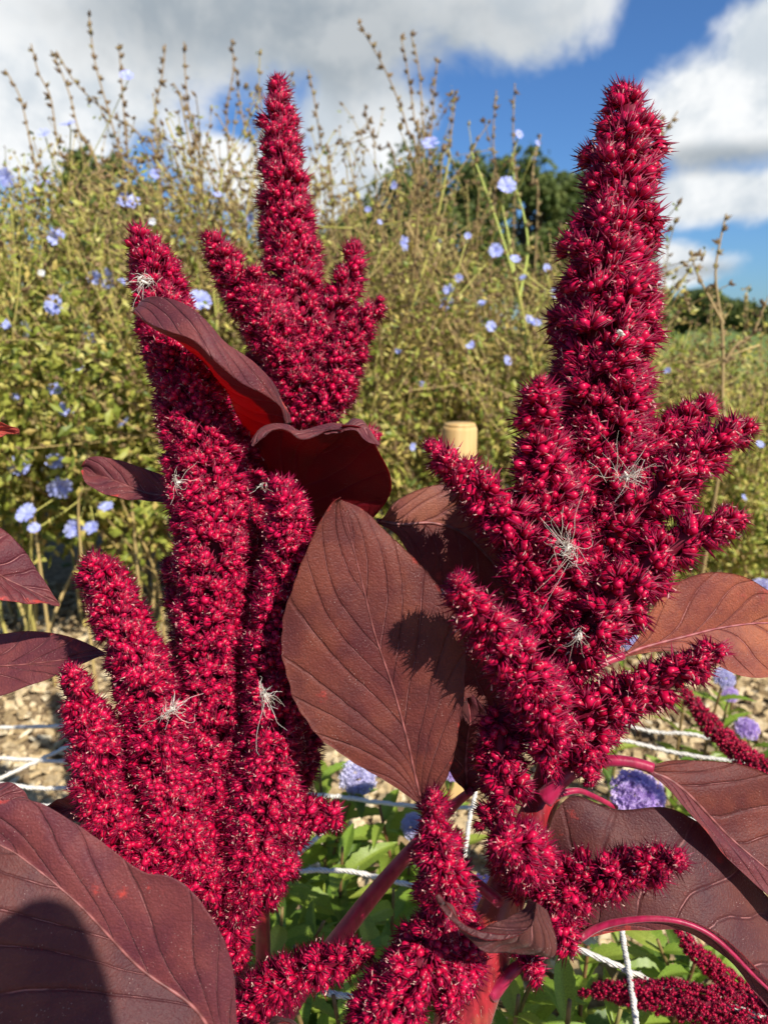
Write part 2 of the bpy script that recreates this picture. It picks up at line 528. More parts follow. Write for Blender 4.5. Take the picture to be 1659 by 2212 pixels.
def leaf_cards(mb, cen, size, rng, aspect=0.6, up=0.4, tint=None, m=0):
    """small folded leaf faces (4 triangles) at the given points"""
    n = len(cen)
    a = nrm(rng.normal(size=(n, 3)) + np.array([0, 0, -0.15]))
    nn = nrm(rng.normal(size=(n, 3)) + np.array([0, -0.2, up * 1.2]) + SUN * .9)
    b = nrm(np.cross(a, nn)); nn = np.cross(b, a)
    s = (size * rng.uniform(0.6, 1.35, n))[:, None]
    base = cen - a * s * 0.5
    midp = cen + nn * s * 0.10
    l = cen + b * s * aspect * 0.5; r = cen - b * s * aspect * 0.5
    tip = cen + a * s * 0.5
    v = np.stack([base, l, midp, r, tip], 1).reshape(-1, 3)
    fc = np.array([(0, 1, 2), (0, 2, 3), (1, 4, 2), (2, 4, 3)])
    f = (fc[None] + (np.arange(n) * 5)[:, None, None]).reshape(-1, 3)
    t = rng.random(n) if tint is None else tint
    mb.add(v, f, m, np.repeat(t, 5))

def tree(name, base, h, rx, label, group, nclump=70, nleaf=9000, leaf=0.3, seed=1, low=0.12):
    rng = np.random.default_rng(seed)
    e = empty(name, base, label, 'tree', group)
    mb = MB()
    base = np.asarray(base, float)
    tr = base + np.array([(0, 0, -0.2), (0.02 * h, 0, h * .3), (0, 0.01 * h, h * .6), (0.01 * h, 0, h * .85)])
    tube(mb, spline(tr, 8), np.linspace(h * .035, h * .008, 8), 8)
    cl = []
    while len(cl) < nclump:
        q = rng.uniform(-1, 1, 3)
        if np.linalg.norm(q) < 1 and np.linalg.norm(q) > 0.45:
            cl.append(q)
    cl = np.array(cl)
    cz = low * h + (h - low * h) * 0.5
    cc = base + np.stack([cl[:, 0] * rx * .85, cl[:, 1] * rx * .85, cz + cl[:, 2] * (h * (1 - low)) * .44], -1)
    for k in range(0, nclump, 4):
        st = tr[1] + (tr[3] - tr[1]) * rng.uniform(0, .8)
        tube(mb, spline([st, (st + cc[k]) / 2 + (0, 0, .03 * h), cc[k]], 5), np.linspace(h * .012, h * .003, 5), 5)
    mb.build('trunk', M['bark'], e, base)
    mb = MB()
    idx = rng.integers(0, nclump, nleaf)
    cr = rx * rng.uniform(.16, .34, nclump)
    off = nrm(rng.normal(size=(nleaf, 3))) * (cr[idx] * rng.random(nleaf) ** 0.4)[:, None]
    tt = np.clip(rng.normal(0.5, .16, nleaf) + rng.normal(0, .16, nclump)[idx], 0, 1)
    leaf_cards(mb, cc[idx] + off, leaf, rng, 0.7, 0.3, tt)
    mb.build('crown', M['tree_leaf'], e, base, smooth=False)
    return e

def far_tree(px, top_py, dist, rx_px, **kw):
    b = G(px, 1200); 
    dx = (px - W_PX / 2) / F_PX
    # level ground point at that distance in this azimuth
    d = dist
    x = dx * d / math.cos(PITCH)
    top = P(px, top_py, d * math.cos(PITCH))
    return (x * math.cos(PITCH), d, 0.0), max(top[2], 1.0), rx_px / F_PX * d

for (px, ty, d, rx, seed, nm, lab) in [
        (930, 325, 30, 170, 11, 'oak_tree', 'rounded dark green tree rising behind the middle of the chicory'),
        (1120, 325, 31, 130, 12, 'oak_tree', 'dark green tree with flat top left of the tallest right spike'),
        (1265, 375, 34, 120, 13, 'oak_tree', 'dark green tree half hidden by the tallest right spike'),
        (270, 345, 22, 130, 14, 'oak_tree', 'dark green tree behind the leafy chicory at left'),
        (770, 470, 36, 130, 16, 'oak_tree', 'lower dark tree just right of the tall back spike')]:
    b_, h_, r_ = far_tree(px, ty, d, rx)
    tree(nm, b_, h_, r_, lab, 'dark trees behind the chicory', seed=seed, nclump=80, nleaf=9000, leaf=0.26)
tl = [(1395, 610), (1425, 622), (1460, 628), (1500, 618), (1545, 640), (1590, 650), (1635, 662), (1690, 655)]
tlab = ['far tree touching the right edge of tallest spike', 'second far tree right of the tallest spike', 'third far tree right of the tallest spike, below the hill',
        'far tree under the hilltop', 'far tree left of the tall dry seed stalk', 'far tree behind the dry seed stalks at right',
        'low far tree near the right edge', 'last far tree at the right edge']
for k, (px, ty) in enumerate(tl):
    b_, h_, r_ = far_tree(px, ty, 125 + (k % 3) * 6, 36)
    tree('hedgerow_tree', b_, h_, r_, tlab[k], 'far trees along the meadow edge', seed=30 + k, nclump=40, nleaf=3000, leaf=0.75, low=0.02)

# ------------------------------------------------------------------ chicory
M['ch_green'] = tint_mat('chicory_leaf', [(0, (0.07, 0.11, 0.018)), (0.4, (0.25, 0.29, 0.04)), (0.75, (0.44, 0.43, 0.08)), (1, (0.60, 0.54, 0.17))], 0.5, 0.4, 0.3)
M['ch_dry'] = tint_mat('chicory_dry_leaf', [(0, (0.14, 0.105, 0.035)), (0.4, (0.46, 0.34, 0.10)), (0.75, (0.60, 0.48, 0.13)), (1, (0.46, 0.46, 0.085))], 0.7, 0.2, 0.2)
M['ch_stem'] = tint_mat('chicory_stem', [(0, (0.17, 0.10, 0.05)), (0.45, (0.46, 0.33, 0.13)), (0.75, (0.56, 0.50, 0.13)), (1, (0.42, 0.48, 0.10))], 0.6, 0.3)
M['ch_bud'] = tint_mat('chicory_seed_head', [(0, (0.12, 0.07, 0.035)), (0.5, (0.26, 0.175, 0.085)), (1, (0.33, 0.30, 0.10))], 0.75, 0.2)
M['petal'] = tint_mat('chicory_petal', [(0, (0.34, 0.38, 0.80)), (1, (0.55, 0.60, 0.93))], 0.6, 0.2, 0.25)
M['petal_white'] = tint_mat('chicory_petal_pale', [(0, (0.70, 0.72, 0.80)), (1, (0.85, 0.86, 0.88))], 0.6, 0.2, 0.25)

def chicory_flower_mesh(seed, white=False):
    """16 strap petals with toothed ends round a small centre, unit radius, facing +Z"""
    rng = np.random.default_rng(seed)
    mb = MB()
    n = 15
    for k in range(n):
        a = k / n * 2 * math.pi + rng.normal(0, .05)
        L = rng.uniform(.8, 1.05); wd = .15
        lift = rng.uniform(.05, .45)
        ca, sa = math.cos(a), math.sin(a)
        prof = [(0.08, .05, .0), (0.45, .13, lift * .5), (0.9, wd, lift * .75), (1.0, wd * .8, lift * .8)]
        v = []
        for (r, w, z) in prof:
            v += [(r * L * ca - w * sa, r * L * sa + w * ca, z), (r * L * ca + w * sa, r * L * sa - w * ca, z)]
        f = [(0, 1, 3, 2), (2, 3, 5, 4), (4, 5, 7, 6)]
        mb.add(v, f, 0, rng.uniform(0, 1))
    th = np.linspace(0, 6.283, 6, endpoint=False)
    v = [(0, 0, .28)] + [(.13 * math.cos(t), .13 * math.sin(t), 0) for t in th] 
    mb.add(v, [(0, 1 + i, 1 + (i + 1) % 6) for i in range(6)], 0, 0.0)
    # green cup below
    v = [(0, 0, -.45)] + [(.16 * math.cos(t), .16 * math.sin(t), 0.02) for t in th]
    mb.add(v, [(0, 1 + (i + 1) % 6, 1 + i) for i in range(6)], 1, 0.8)
    return mb.mesh('flower', [M['petal_white'] if white else M['petal'], M['ch_stem']], smooth=False)
FLOWERS = [chicory_flower_mesh(s) for s in range(5)]
FLOWER_WHITE = chicory_flower_mesh(9, True)

class Chicory:
    def __init__(self, x, y, h, label, group, style=0.5, stems=4, spread=0.25, leaves=900, leafsize=0.022, seed=0, branchy=1.0, name='chicory_plant', lean=(0, 0), toppy=1.2, fluff=.028):
        rng = self.rng = np.random.default_rng(seed)
        self.base = np.array([x, y, 0.0])
        self.e = empty(name, self.base, label, 'plant', group)
        st, bd, lf = MB(), MB(), MB()
        nodes = []
        def grow(p, d, L, r, depth, bias):
            n = max(3, int(L / (0.055 if depth == 0 else 0.035)))
            step = L / n
            pts = [p.copy()]
            for i in range(n):
                d = nrm(d + rng.normal(0, 0.09 if depth == 0 else 0.13, 3) + np.array([0, 0, 0.05]))
                p = p + d * step
                pts.append(p.copy())
                t = (i + 1) / n
                if depth > 0 or t > 0.3:
                    nodes.append((p.copy(), d.copy(), depth, t))
                if depth < 2 and i < n - 1 and t > (0.22 if depth == 0 else 0.1) and rng.random() < (0.62 if depth == 0 else 0.30) * branchy:
                    side = nrm(np.cross(d, rng.normal(size=3)))
                    ang = rng.uniform(0.45, 0.9)
                    bd_ = nrm(d * math.cos(ang) + side * math.sin(ang))
                    bl = (1 - t) * L * rng.uniform(0.45, 0.8) + rng.uniform(.05, .12) if depth == 0 else rng.uniform(0.06, 0.17)
                    grow(p.copy(), bd_, bl, r * (1 - .7 * t) * 0.62, depth + 1, bias)
            pts = np.array(pts)
            tn = np.clip((1 - style) * 0.35 + style * rng.uniform(.3, 1.0) + rng.normal(0, .12), 0, 1)
            tube(st, pts, np.linspace(r, max(r * .35, 0.0009), len(pts)), 4 if depth else 5, 0, tn, cap=False)
        for s in range(stems):
            d = nrm(np.array([rng.normal(0, spread) + lean[0], rng.normal(0, spread * .6) + lean[1], 1.0]))
            grow(self.base + np.array([rng.normal(0, .05), rng.normal(0, .05), -0.02]), d, h * rng.uniform(.8, 1.08) / max(d[2], .7), rng.uniform(.0035, .0055), 0, d)
        self.nodes = nodes
        st.build('stem', M['ch_stem'], self.e, self.base)
        # bud and seed-head clusters at the nodes
        oct_v = np.array([(0, 0, -.2), (.32, 0, .35), (0, .32, .35), (-.32, 0, .35), (0, -.32, .35), (0, 0, 1.0)])
        oct_f = np.array([(0, 2, 1), (0, 3, 2), (0, 4, 3), (0, 1, 4), (5, 1, 2), (5, 2, 3), (5, 3, 4), (5, 4, 1)])
        cv, cf, ct = [], [], []
        cnt = 0
        for (p, d, depth, t) in nodes:
            if depth == 0 and t < .55: continue
            for q in range(rng.integers(1, 4)):
                ax = nrm(d + rng.normal(0, .7, 3))
                u = nrm(np.cross(ax, (0.3, .5, .8))); w = np.cross(ax, u)
                s = rng.uniform(.007, .014)
                R = np.stack([u, w, ax], 0)
                cv.append(p + (oct_v * s) @ R); cf.append(oct_f + cnt); cnt += 6
                ct.append(np.full(6, np.clip(rng.normal(.25 + .5 * style, .25), 0, 1)))
        if cv:
            bd.add(np.concatenate(cv), np.concatenate(cf), 0, np.concatenate(ct))
            bd.build('seed_head', M['ch_bud'], self.e, self.base, smooth=False, kind='stuff')
        # leaves: some along the twigs, the rest around them
        pn = np.array([n[0] for n in nodes])
        zt = np.clip(pn[:, 2] / h, 0, 1)
        wgt = (1.12 - zt) ** toppy + 0.02
        idx = rng.choice(len(pn), leaves, p=wgt / wgt.sum())
        off = rng.normal(0, 1, (leaves, 3)) * (fluff * (1.25 - zt[idx]))[:, None]
        cen = pn[idx] + off
        cen[:, 2] = np.maximum(cen[:, 2], .03)
        size = leafsize * (1.25 - .75 * zt[idx])
        dry = rng.random(leaves) > style + 0.12
        gt = np.clip(rng.normal(.5, .25, leaves), 0, 1)
        mbg = lf
        if (~dry).any():
            leaf_cards(mbg, cen[~dry], size[~dry], rng, .5, .35, gt[~dry], 0)
        if dry.any():
            leaf_cards(mbg, cen[dry], size[dry] * .8, rng, .45, .2, gt[dry], 1)
        lf.build('foliage', [M['ch_green'], M['ch_dry']], self.e, self.base, smooth=False, kind='stuff')

ORD = ['first', 'second', 'third', 'fourth', 'fifth', 'sixth', 'seventh', 'eighth']
CH = []
rg = random.Random(21)
# (x, depth, height, style 0 dry .. 1 green, stems, leaves)
def add_ch(x, y, h, style, stems, leaves, label, group, **kw):
    CH.append(Chicory(x, y, h, label, group, style, stems, leaves=leaves, seed=100 + len(CH), **kw))
for k, x in enumerate([-1.12, -0.97, -0.83, -0.69, -0.57, -0.45]):
    add_ch(x, 1.60 + (k % 2) * .16, 1.08 - .025 * k, 0.66, 7, 4400, ORD[k] + ' leafy green chicory plant from the left edge, front row of hedge', 'leafy chicory plants at left', spread=.17, leafsize=.030, toppy=.55, fluff=.04)
for k, x in enumerate([-1.38, -1.12, -0.88, -0.66]):
    add_ch(x, 2.1 + (k % 2) * .15, 1.26 - .05 * k, 0.6, 6, 4200, ORD[k] + ' green chicory plant from the left in the row behind the leafy hedge', 'second row of chicory at left', spread=.18, leafsize=.034, toppy=.5, fluff=.05)
for k, x in enumerate([-0.33, -0.20, -0.07, 0.06, 0.19, 0.31, 0.43, 0.54]):
    add_ch(x, 1.62 + (k % 2) * .18, (1.05, 1.05, 1.03, 1.0, .95, .93, .92, .90)[k], 0.42, 7, 3000, ORD[k] + ' half dry brown chicory plant from the left, front row in the middle', 'half dry chicory plants in the middle', spread=.20, leafsize=.024, branchy=1.15, toppy=.75, lean=(-.10, 0))
for k, x in enumerate([-0.42, -0.2, 0.05, 0.28, 0.5, 0.7]):
    add_ch(x, 2.25 + (k % 2) * .2, (1.1, 1.05, .98, .92, .92, .9)[k], 0.5, 6, 3200, ORD[k] + ' olive chicory plant from the left in the middle back row', 'back row of chicory in the middle', spread=.2, leafsize=.030, toppy=.7, fluff=.05)
for k, x in enumerate([0.64, 0.75, 0.86, 0.97, 1.08]):
    add_ch(x, 1.62 + (k % 2) * .2, (.56, .60, .66, .70, .70)[k], 0.55, 7, 3400, ORD[k] + ' low tangled chicory plant right of the tallest spike, counted from the left', 'low chicory plants at right', spread=.3, leafsize=.026, toppy=.6, fluff=.04)
for k, x in enumerate([0.85, 1.02, 1.19, 1.36]):
    add_ch(x, 2.3 + (k % 2) * .2, (.55, .60, .66, .66)[k], 0.35, 7, 3200, ORD[k] + ' low dry chicory plant from the left, back row at right edge', 'back row of low chicory at right', spread=.28, leafsize=.03, toppy=.55, fluff=.05)
for k, (x, y) in enumerate([(-0.52, 1.9), (-0.44, 1.76), (-0.34, 1.85), (-0.24, 1.74), (-0.13, 1.84), (-0.02, 1.75), (0.08, 1.86)]):
    add_ch(x, y, 1.24 - .02 * k, 0.35, 4, 1300, ORD[k] + ' tall twiggy chicory plant from the left against the white cloud', 'tall twiggy chicory plants', spread=.12, leafsize=.019, toppy=.12, branchy=1.2, lean=(-.06, 0))

# bare seed stalks that stand out against the sky: each traced stalk is its own plant
def stalk(pts, d, label, green=0.15, r0=4.0, bud_from=0.25, name='chicory_stalk', twigs=()):
    top = [P(x, y, d) for x, y in pts]
    foot = np.array([top[0][0] * .97, top[0][1] + .02, 0.0])
    e = empty(name, foot, label, 'plant', 'bare chicory seed stalks')
    rng = np.random.default_rng(abs(hash(label)) % 1000 + len(label))
    st, bd = MB(), MB()
    line = spline([foot + (0, 0, -.02)] + top, 60)
    lines = [(line, r0)]
    for tw in twigs:
        lines.append((spline([P(x, y, d) for x, y in tw], 16), r0 * .6))
    oct_v = np.array([(0, 0, -.2), (.3, 0, .3), (0, .3, .3), (-.3, 0, .3), (0, -.3, .3), (0, 0, 1.0)])
    oct_f = np.array([(0, 2, 1), (0, 3, 2), (0, 4, 3), (0, 1, 4), (5, 1, 2), (5, 2, 3), (5, 3, 4), (5, 4, 1)])
    for li, (ln, r) in enumerate(lines):
        sc = d / F_PX
        tube(st, ln, np.linspace(r * sc, r * .35 * sc, len(ln)), 5, 0, green + rng.uniform(-.05, .1), cap=False)
        seg = np.concatenate([[0], np.cumsum(np.linalg.norm(np.diff(ln, axis=0), axis=1))])
        s = seg[-1] * bud_from if li == 0 else seg[-1] * .12
        while s < seg[-1]:
            p = np.array([np.interp(s, seg, ln[:, c]) for c in range(3)])
            t = nrm(np.array([np.interp(min(s + .01, seg[-1]), seg, ln[:, c]) for c in range(3)]) - p + 1e-6)
            side = nrm(np.cross(t, rng.normal(size=3)))
            for q in range(rng.integers(2, 5)):
                ax = nrm(t * .6 + side * .9 + rng.normal(0, .45, 3))
                u = nrm(np.cross(ax, (0.3, .5, .8))); w = np.cross(ax, u)
                sz = rng.uniform(.010, .018)
                bd.add(p + (oct_v * sz) @ np.stack([u, w, ax], 0), oct_f, 0, np.clip(rng.normal(.25 + green * .6, .22), 0, 1))
            s += rng.uniform(.018, .034)
    st.build('stem', M['ch_stem'], e, foot)
    bd.build('seed_head', M['ch_bud'], e, foot, smooth=False, kind='stuff')
    return e
S = [
    ([(95, 480), (70, 330), (50, 230), (35, 190), (12, 150)], 1.62, 'leftmost bare seed stalk leaning left against grey cloud'),
    ([(180, 470), (130, 330), (110, 210), (85, 160), (68, 95)], 1.62, 'second bare seed stalk from the left against the cloud'),
    ([(235, 480), (170, 280), (150, 200), (118, 120)], 1.66, 'slim seed stalk beside the second one from the left'),
    ([(330, 500), (265, 340), (232, 230), (205, 130), (193, 35)], 1.7, 'tallest bare seed stalk of the left group'),
    ([(350, 430), (300, 290), (240, 250), (165, 180), (122, 110)], 1.75, 'slanted seed stalk crossing behind the left group'),
    ([(285, 420), (270, 260), (262, 160), (258, 95)], 1.72, 'upright seed stalk beside a blue flower at upper left'),
    ([(350, 420), (335, 250), (350, 170), (358, 95)], 1.78, 'thin seed stalk between the upper left stalks'),
    ([(440, 440), (415, 290), (402, 180), (398, 90)], 1.68, 'dark upright seed stalk left of the tall back spike'),
    ([(530, 520), (470, 400), (430, 300), (410, 240), (375, 180)], 1.8, 'bent seed stalk behind the upright dark one'),
    ([(500, 420), (490, 250), (505, 150), (500, 85)], 1.9, 'faint thin stalk just left of the tall back spike'),
    ([(565, 430), (530, 280), (515, 200), (512, 150)], 1.9, 'fainter stalk close beside the tall back spike'),
    ([(720, 460), (695, 320), (680, 220), (666, 150)], 1.8, 'lone seed stalk just right of the tall back spike'),
    ([(860, 430), (815, 320), (795, 270), (788, 225)], 1.85, 'short seed stalk left of the tallest middle one'),
    ([(900, 430), (880, 280), (845, 180), (810, 110), (775, 50)], 1.62, 'long seed stalk leaning left in the middle of the sky'),
    ([(905, 400), (895, 260), (880, 150), (866, 80)], 1.68, 'brown seed stalk beside the long leaning one'),
    ([(915, 400), (912, 260), (905, 150), (887, 70)], 1.9, 'faint tall stalk behind the brown middle one'),
    ([(925, 400), (930, 300), (938, 200), (945, 125)], 1.8, 'slim stalk right of the middle stalks under the big cloud'),
    ([(950, 420), (968, 330), (978, 260), (985, 200)], 1.85, 'stalk with a dry curled leaf beside the middle group'),
    ([(1065, 480), (1070, 380), (1065, 290), (1072, 195)], 1.85, 'grey green stalk standing alone against blue sky'),
    ([(1110, 470), (1112, 370), (1108, 280), (1112, 180)], 1.95, 'faint stalk right of the lone grey green one'),
    ([(1160, 480), (1150, 400), (1155, 340), (1168, 290)], 1.9, 'short stalk with a small blue flower left of tallest right spike'),
    ([(1420, 360), (1430, 300), (1445, 270), (1463, 240)], 1.5, 'small seed stalk peeping out right of the tallest spike'),
]
for pts, d, lab in S:
    stalk(pts, d, lab)
stalk([(1555, 1000), (1560, 850), (1560, 720), (1545, 600), (1553, 530), (1568, 462)], 1.35, 'tall dry seed stalk at right against the sky', .3, 6.0, .55,
      twigs=[[(1562, 700), (1530, 640), (1505, 590), (1490, 540)], [(1560, 790), (1590, 745), (1625, 720), (1659, 640)]])
stalk([(1150, 900), (1135, 740), (1115, 620), (1080, 500), (1045, 400), (1015, 320)], 1.45, 'fresh green chicory stalk bearing a pale blue flower in the middle', .95, 6.0, .5,
      twigs=[[(1115, 620), (1100, 520), (1085, 440), (1095, 405)], [(1122, 640), (1140, 540), (1130, 460), (1112, 400), (1105, 330)], [(1140, 700), (1180, 640), (1200, 640)]])

# long slanting dry stems between the plants, one plant each
for k, (x0, y0, x1, y1, d) in enumerate([(1010, 880, 880, 480, 1.5), (1120, 900, 990, 560, 1.52), (1060, 1000, 960, 640, 1.48), (1390, 850, 1640, 745, 1.4), (280, 1010, 268, 820, 1.4), (65, 1000, 140, 920, 1.4),
        (170, 1110, 205, 1020, 1.35)]):
    labs = ['slanting straw coloured stem behind the wooden stake, left one', 'slanting straw stem in the middle of the dry chicory', 'short slanting stem above the wooden stake',
            'dry stem reaching right beside the tallest spike', 'upright tan stem in the leafy hedge at left', 'tan stem slanting up near the left edge', 'yellowish stem above the small left leaf']
    a, c = P(x0, y0, d + .04), P(x1, y1, d)
    foot = np.array([a[0], a[1], 0])
    e = empty('dry_stem', foot, labs[k], 'plant', 'loose dry stems')
    mb = MB(); ln = spline([foot - (0, 0, .02), a, (a + c) / 2 + (.01, 0, .01), c], 24)
    tube(mb, ln, np.linspace(4.5, 2, 24) * d / F_PX, 5, 0, .45)
    mb.build('stem', M['ch_stem'], e, foot)
    mb = MB(); leaf_cards(mb, ln[8::2] + RNG.normal(0, .006, (8, 3)), .02, RNG)
    mb.build('foliage', M['ch_dry'], e, foot, smooth=False, kind='stuff')

# flowers: each one a child of the nearest chicory plant
FL = [(15, 383, 20), (105, 397, 24), (280, 437, 26), (125, 515, 22), (120, 660, 22), (205, 600, 15), (235, 603, 22), (268, 612, 14), (35, 860, 13), (145, 885, 18), (120, 840, 16),
      (45, 1005, 26), (120, 998, 20), (130, 1050, 27), (60, 1110, 24), (160, 1140, 26), (200, 1140, 18), (230, 1095, 16), (270, 915, 18), (430, 650, 28), (275, 165, 16), (150, 270, 20),
      (95, 290, 15), (195, 730, 15), (75, 1140, 14), (870, 525, 22), (1070, 542, 20), (1095, 402, 26), (1015, 745, 12), (970, 625, 16), (965, 655, 18), (990, 600, 13), (1060, 705, 14),
      (1150, 697, 24), (1230, 515, 17), (1200, 635, 16), (1180, 580, 13), (795, 452, 9), (820, 480, 8), (850, 400, 10), (1095, 780, 13), (910, 830, 10), (1160, 310, 9), (1120, 290, 12),
      (930, 310, 22), (1440, 800, 10), (1400, 1130, 16), (1112, 560, 14), (1640, 960, 11), (560, 205, 12), (335, 375, 12), (620, 470, 12), (1040, 655, 10), (1130, 600, 10),
      (700, 960, 11), (890, 965, 12), (860, 760, 10), (540, 470, 10), (470, 420, 10), (10, 700, 14), (175, 795, 10), (1010, 510, 10), (760, 700, 9), (1605, 1075, 10)]
def nearest_ch(p):
    best = min(CH, key=lambda c: (c.base[0] - p[0]) ** 2 + .3 * (c.base[1] - p[1]) ** 2)
    return best
def put_flower(x, y, r, me, d):
    p = P(x, y, d)
    c = nearest_ch(p)
    o = bpy.data.objects.new('flower', me)
    o.parent = c.e
    nd = nrm(np.array([RNG.normal(.25, .5), -1.0 + RNG.normal(0, .2), RNG.normal(.6, .5)]))
    q = Vector(nd).to_track_quat('Z', 'Y')
    o.location = p - c.base
    o.rotation_mode = 'QUATERNION'; o.rotation_quaternion = q
    s = r * d / F_PX * (.85 if x > 700 else 1.0)
    o.scale = (s, s * RNG.uniform(.85, 1.1), s)
    COL.objects.link(o)
    # short twig from the nearest node
    nd = min(c.nodes, key=lambda n: np.linalg.norm(n[0] - p))
    mb = MB()
    tube(mb, spline([nd[0] - c.base, (nd[0] + p) / 2 - c.base + (0, .01, -.005), p - c.base + (0, .008, -.004)], 6), .0012, 4, 0, .8)
    mb.build('flower_stalk', M['ch_stem'], c.e)
for (x, y, r) in FL:
    put_flower(x, y, r, FLOWERS[RNG.integers(0, 5)], 1.34 + RNG.uniform(0, .1))
for (x, y, r) in [(60, 710, 19), (330, 480, 9), (90, 590, 8)]:
    put_flower(x, y, r, FLOWER_WHITE, 1.36)

# ------------------------------------------------------------------ wooden stake
def stake():
    top = P(993, 918, 1.02)
    foot = np.array([top[0], top[1], 0.0])
    m, b, out = mat('pale_pine')
    oc = objco(b)
    mp = b.new('ShaderNodeMapping'); mp.inputs['Scale'].default_value = (60, 60, 5)
    b.l.new(oc, mp.inputs[0])
    n1 = b.noise(mp.outputs[0], 1.5, 5.0)
    n2 = b.noise(oc, 18.0, 4.0)
    col = b.mix(b.ramp(n1.outputs[0], .3, .7), (0.52, 0.31, 0.11), (0.66, 0.45, 0.20))
    col = b.mix(b.math('MULTIPLY', b.ramp(n2.outputs[0], .55, .75), .5), col, (0.36, 0.21, 0.09))
    b.l.new(principled(b, col, .75, .2, bump(b, n1.outputs[0], .4, .002)), out.inputs[0])
    e = empty('wooden_stake', foot, 'round pale wooden stake standing in front of the hedge', 'stake')
    r = 38 * 1.02 / F_PX
    mb = MB()
    zz = np.concatenate([[-.05], np.linspace(.02, top[2] - .006, 10), [top[2] - .001]])
    pts = np.stack([np.full(len(zz), foot[0]), np.full(len(zz), foot[1]), zz], -1)
    rr = np.full(len(zz), r); rr[-1] = r * .93
    tube(mb, pts, rr, 28)
    mb.build('post', m, e, foot)
    mb = MB()
    tube(mb, pts[-1:] + np.array([[0, 0, 0], [0, 0, .0035]]), np.array([r * .925, r * .86]), 28)
    mb.build('cut_end', m, e, foot)
stake()

# ------------------------------------------------------------------ string net
def string_mat():
    m, b, out = mat('white_twine')
    oc = objco(b)
    w = b.new('ShaderNodeTexWave', bands_direction='DIAGONAL')
    w.inputs['Scale'].default_value = 180.0; w.inputs['Distortion'].default_value = 2.0
    b.l.new(oc, w.inputs[0])
    n = b.noise(oc, 300.0, 3.0)
    col = b.mix(w.outputs['Fac'], (0.70, 0.63, 0.52), (0.90, 0.86, 0.77))
    col = b.mix(b.math('MULTIPLY', b.ramp(n.outputs[0], .55, .75), .4), col, (0.42, 0.36, 0.28))
    b.l.new(principled(b, col, .85, .15, bump(b, w.outputs['Fac'], .8, .0012), .2), out.inputs[0])
    return m
M['string'] = string_mat()
def net():
    HN = 0.24
    lines = [  # strands of one level net held above the bed
        [(-60, 1568), (100, 1572), (330, 1578), (560, 1590)],
        [(-60, 1640), (150, 1642), (400, 1650), (620, 1640)],
        [(-60, 1716), (60, 1650), (170, 1605), (260, 1560)],
        [(-60, 1697), (120, 1699), (300, 1703)],
        [(60, 1745), (180, 1746), (330, 1752)],
        [(560, 1868), (640, 1880), (760, 1888), (910, 1910), (1060, 1925)],
        [(700, 1790), (650, 1842), (600, 1900), (560, 1985)],
        [(1190, 2030), (1240, 2052), (1400, 2112), (1520, 2160), (1700, 2222)],
        [(1330, 1900), (1345, 2010), (1358, 2110), (1380, 2260)],
        [(1250, 1590), (1400, 1610), (1520, 1635), (1720, 1672)],
        [(1300, 1560), (1420, 1578), (1560, 1602)],
        [(620, 2128), (700, 2140), (810, 2152), (900, 2165)],
        [(1030, 1690), (1015, 1770), (1000, 1860)],
        [(560, 1722), (680, 1722), (800, 1728), (960, 1745), (1050, 1752)],
        [(1480, 1772), (1560, 1790), (1620, 1806)],
    ]
    foot = G(640, 2100)
    foot[2] = 0
    e = empty('support_net', foot, 'white twine support net stretched level above the flower bed', 'net')
    rng = np.random.default_rng(5)
    for ln in lines:
        pts = spline([G(x, y, HN) for x, y in ln], 60)
        pts = pts + np.array([0, 0, 1]) * (0.0025 * np.sin(np.linspace(0, 9, 60) + rng.uniform(0, 6)))[:, None] + rng.normal(0, .0003, (60, 3))
        mb = MB()
        tube(mb, pts, 0.0023 + 0.0003 * np.sin(np.arange(60) * 1.9), 7)
        # loose fibres
        for q in range(14):
            p = pts[rng.integers(2, 58)]
            d = nrm(rng.normal(size=3)) * rng.uniform(.003, .008)
            tube(mb, np.array([p, p + d * .6 + rng.normal(0, .001, 3), p + d]), .00018, 3)
        mb.build('strand', M['string'], e, foot)
    # corner canes carry the net
    for (x, y) in [(-60, 1568), (1700, 2222), (1720, 1672), (-60, 1716)]:
        p = G(x, y, HN)
        mb = MB(); tube(mb, np.array([(p[0], p[1], -.05), (p[0], p[1], .12), (p[0], p[1], HN + .03)]), .005, 8, 0, .5)
        mb.build('cane', M['ch_stem'], e, foot)
net()

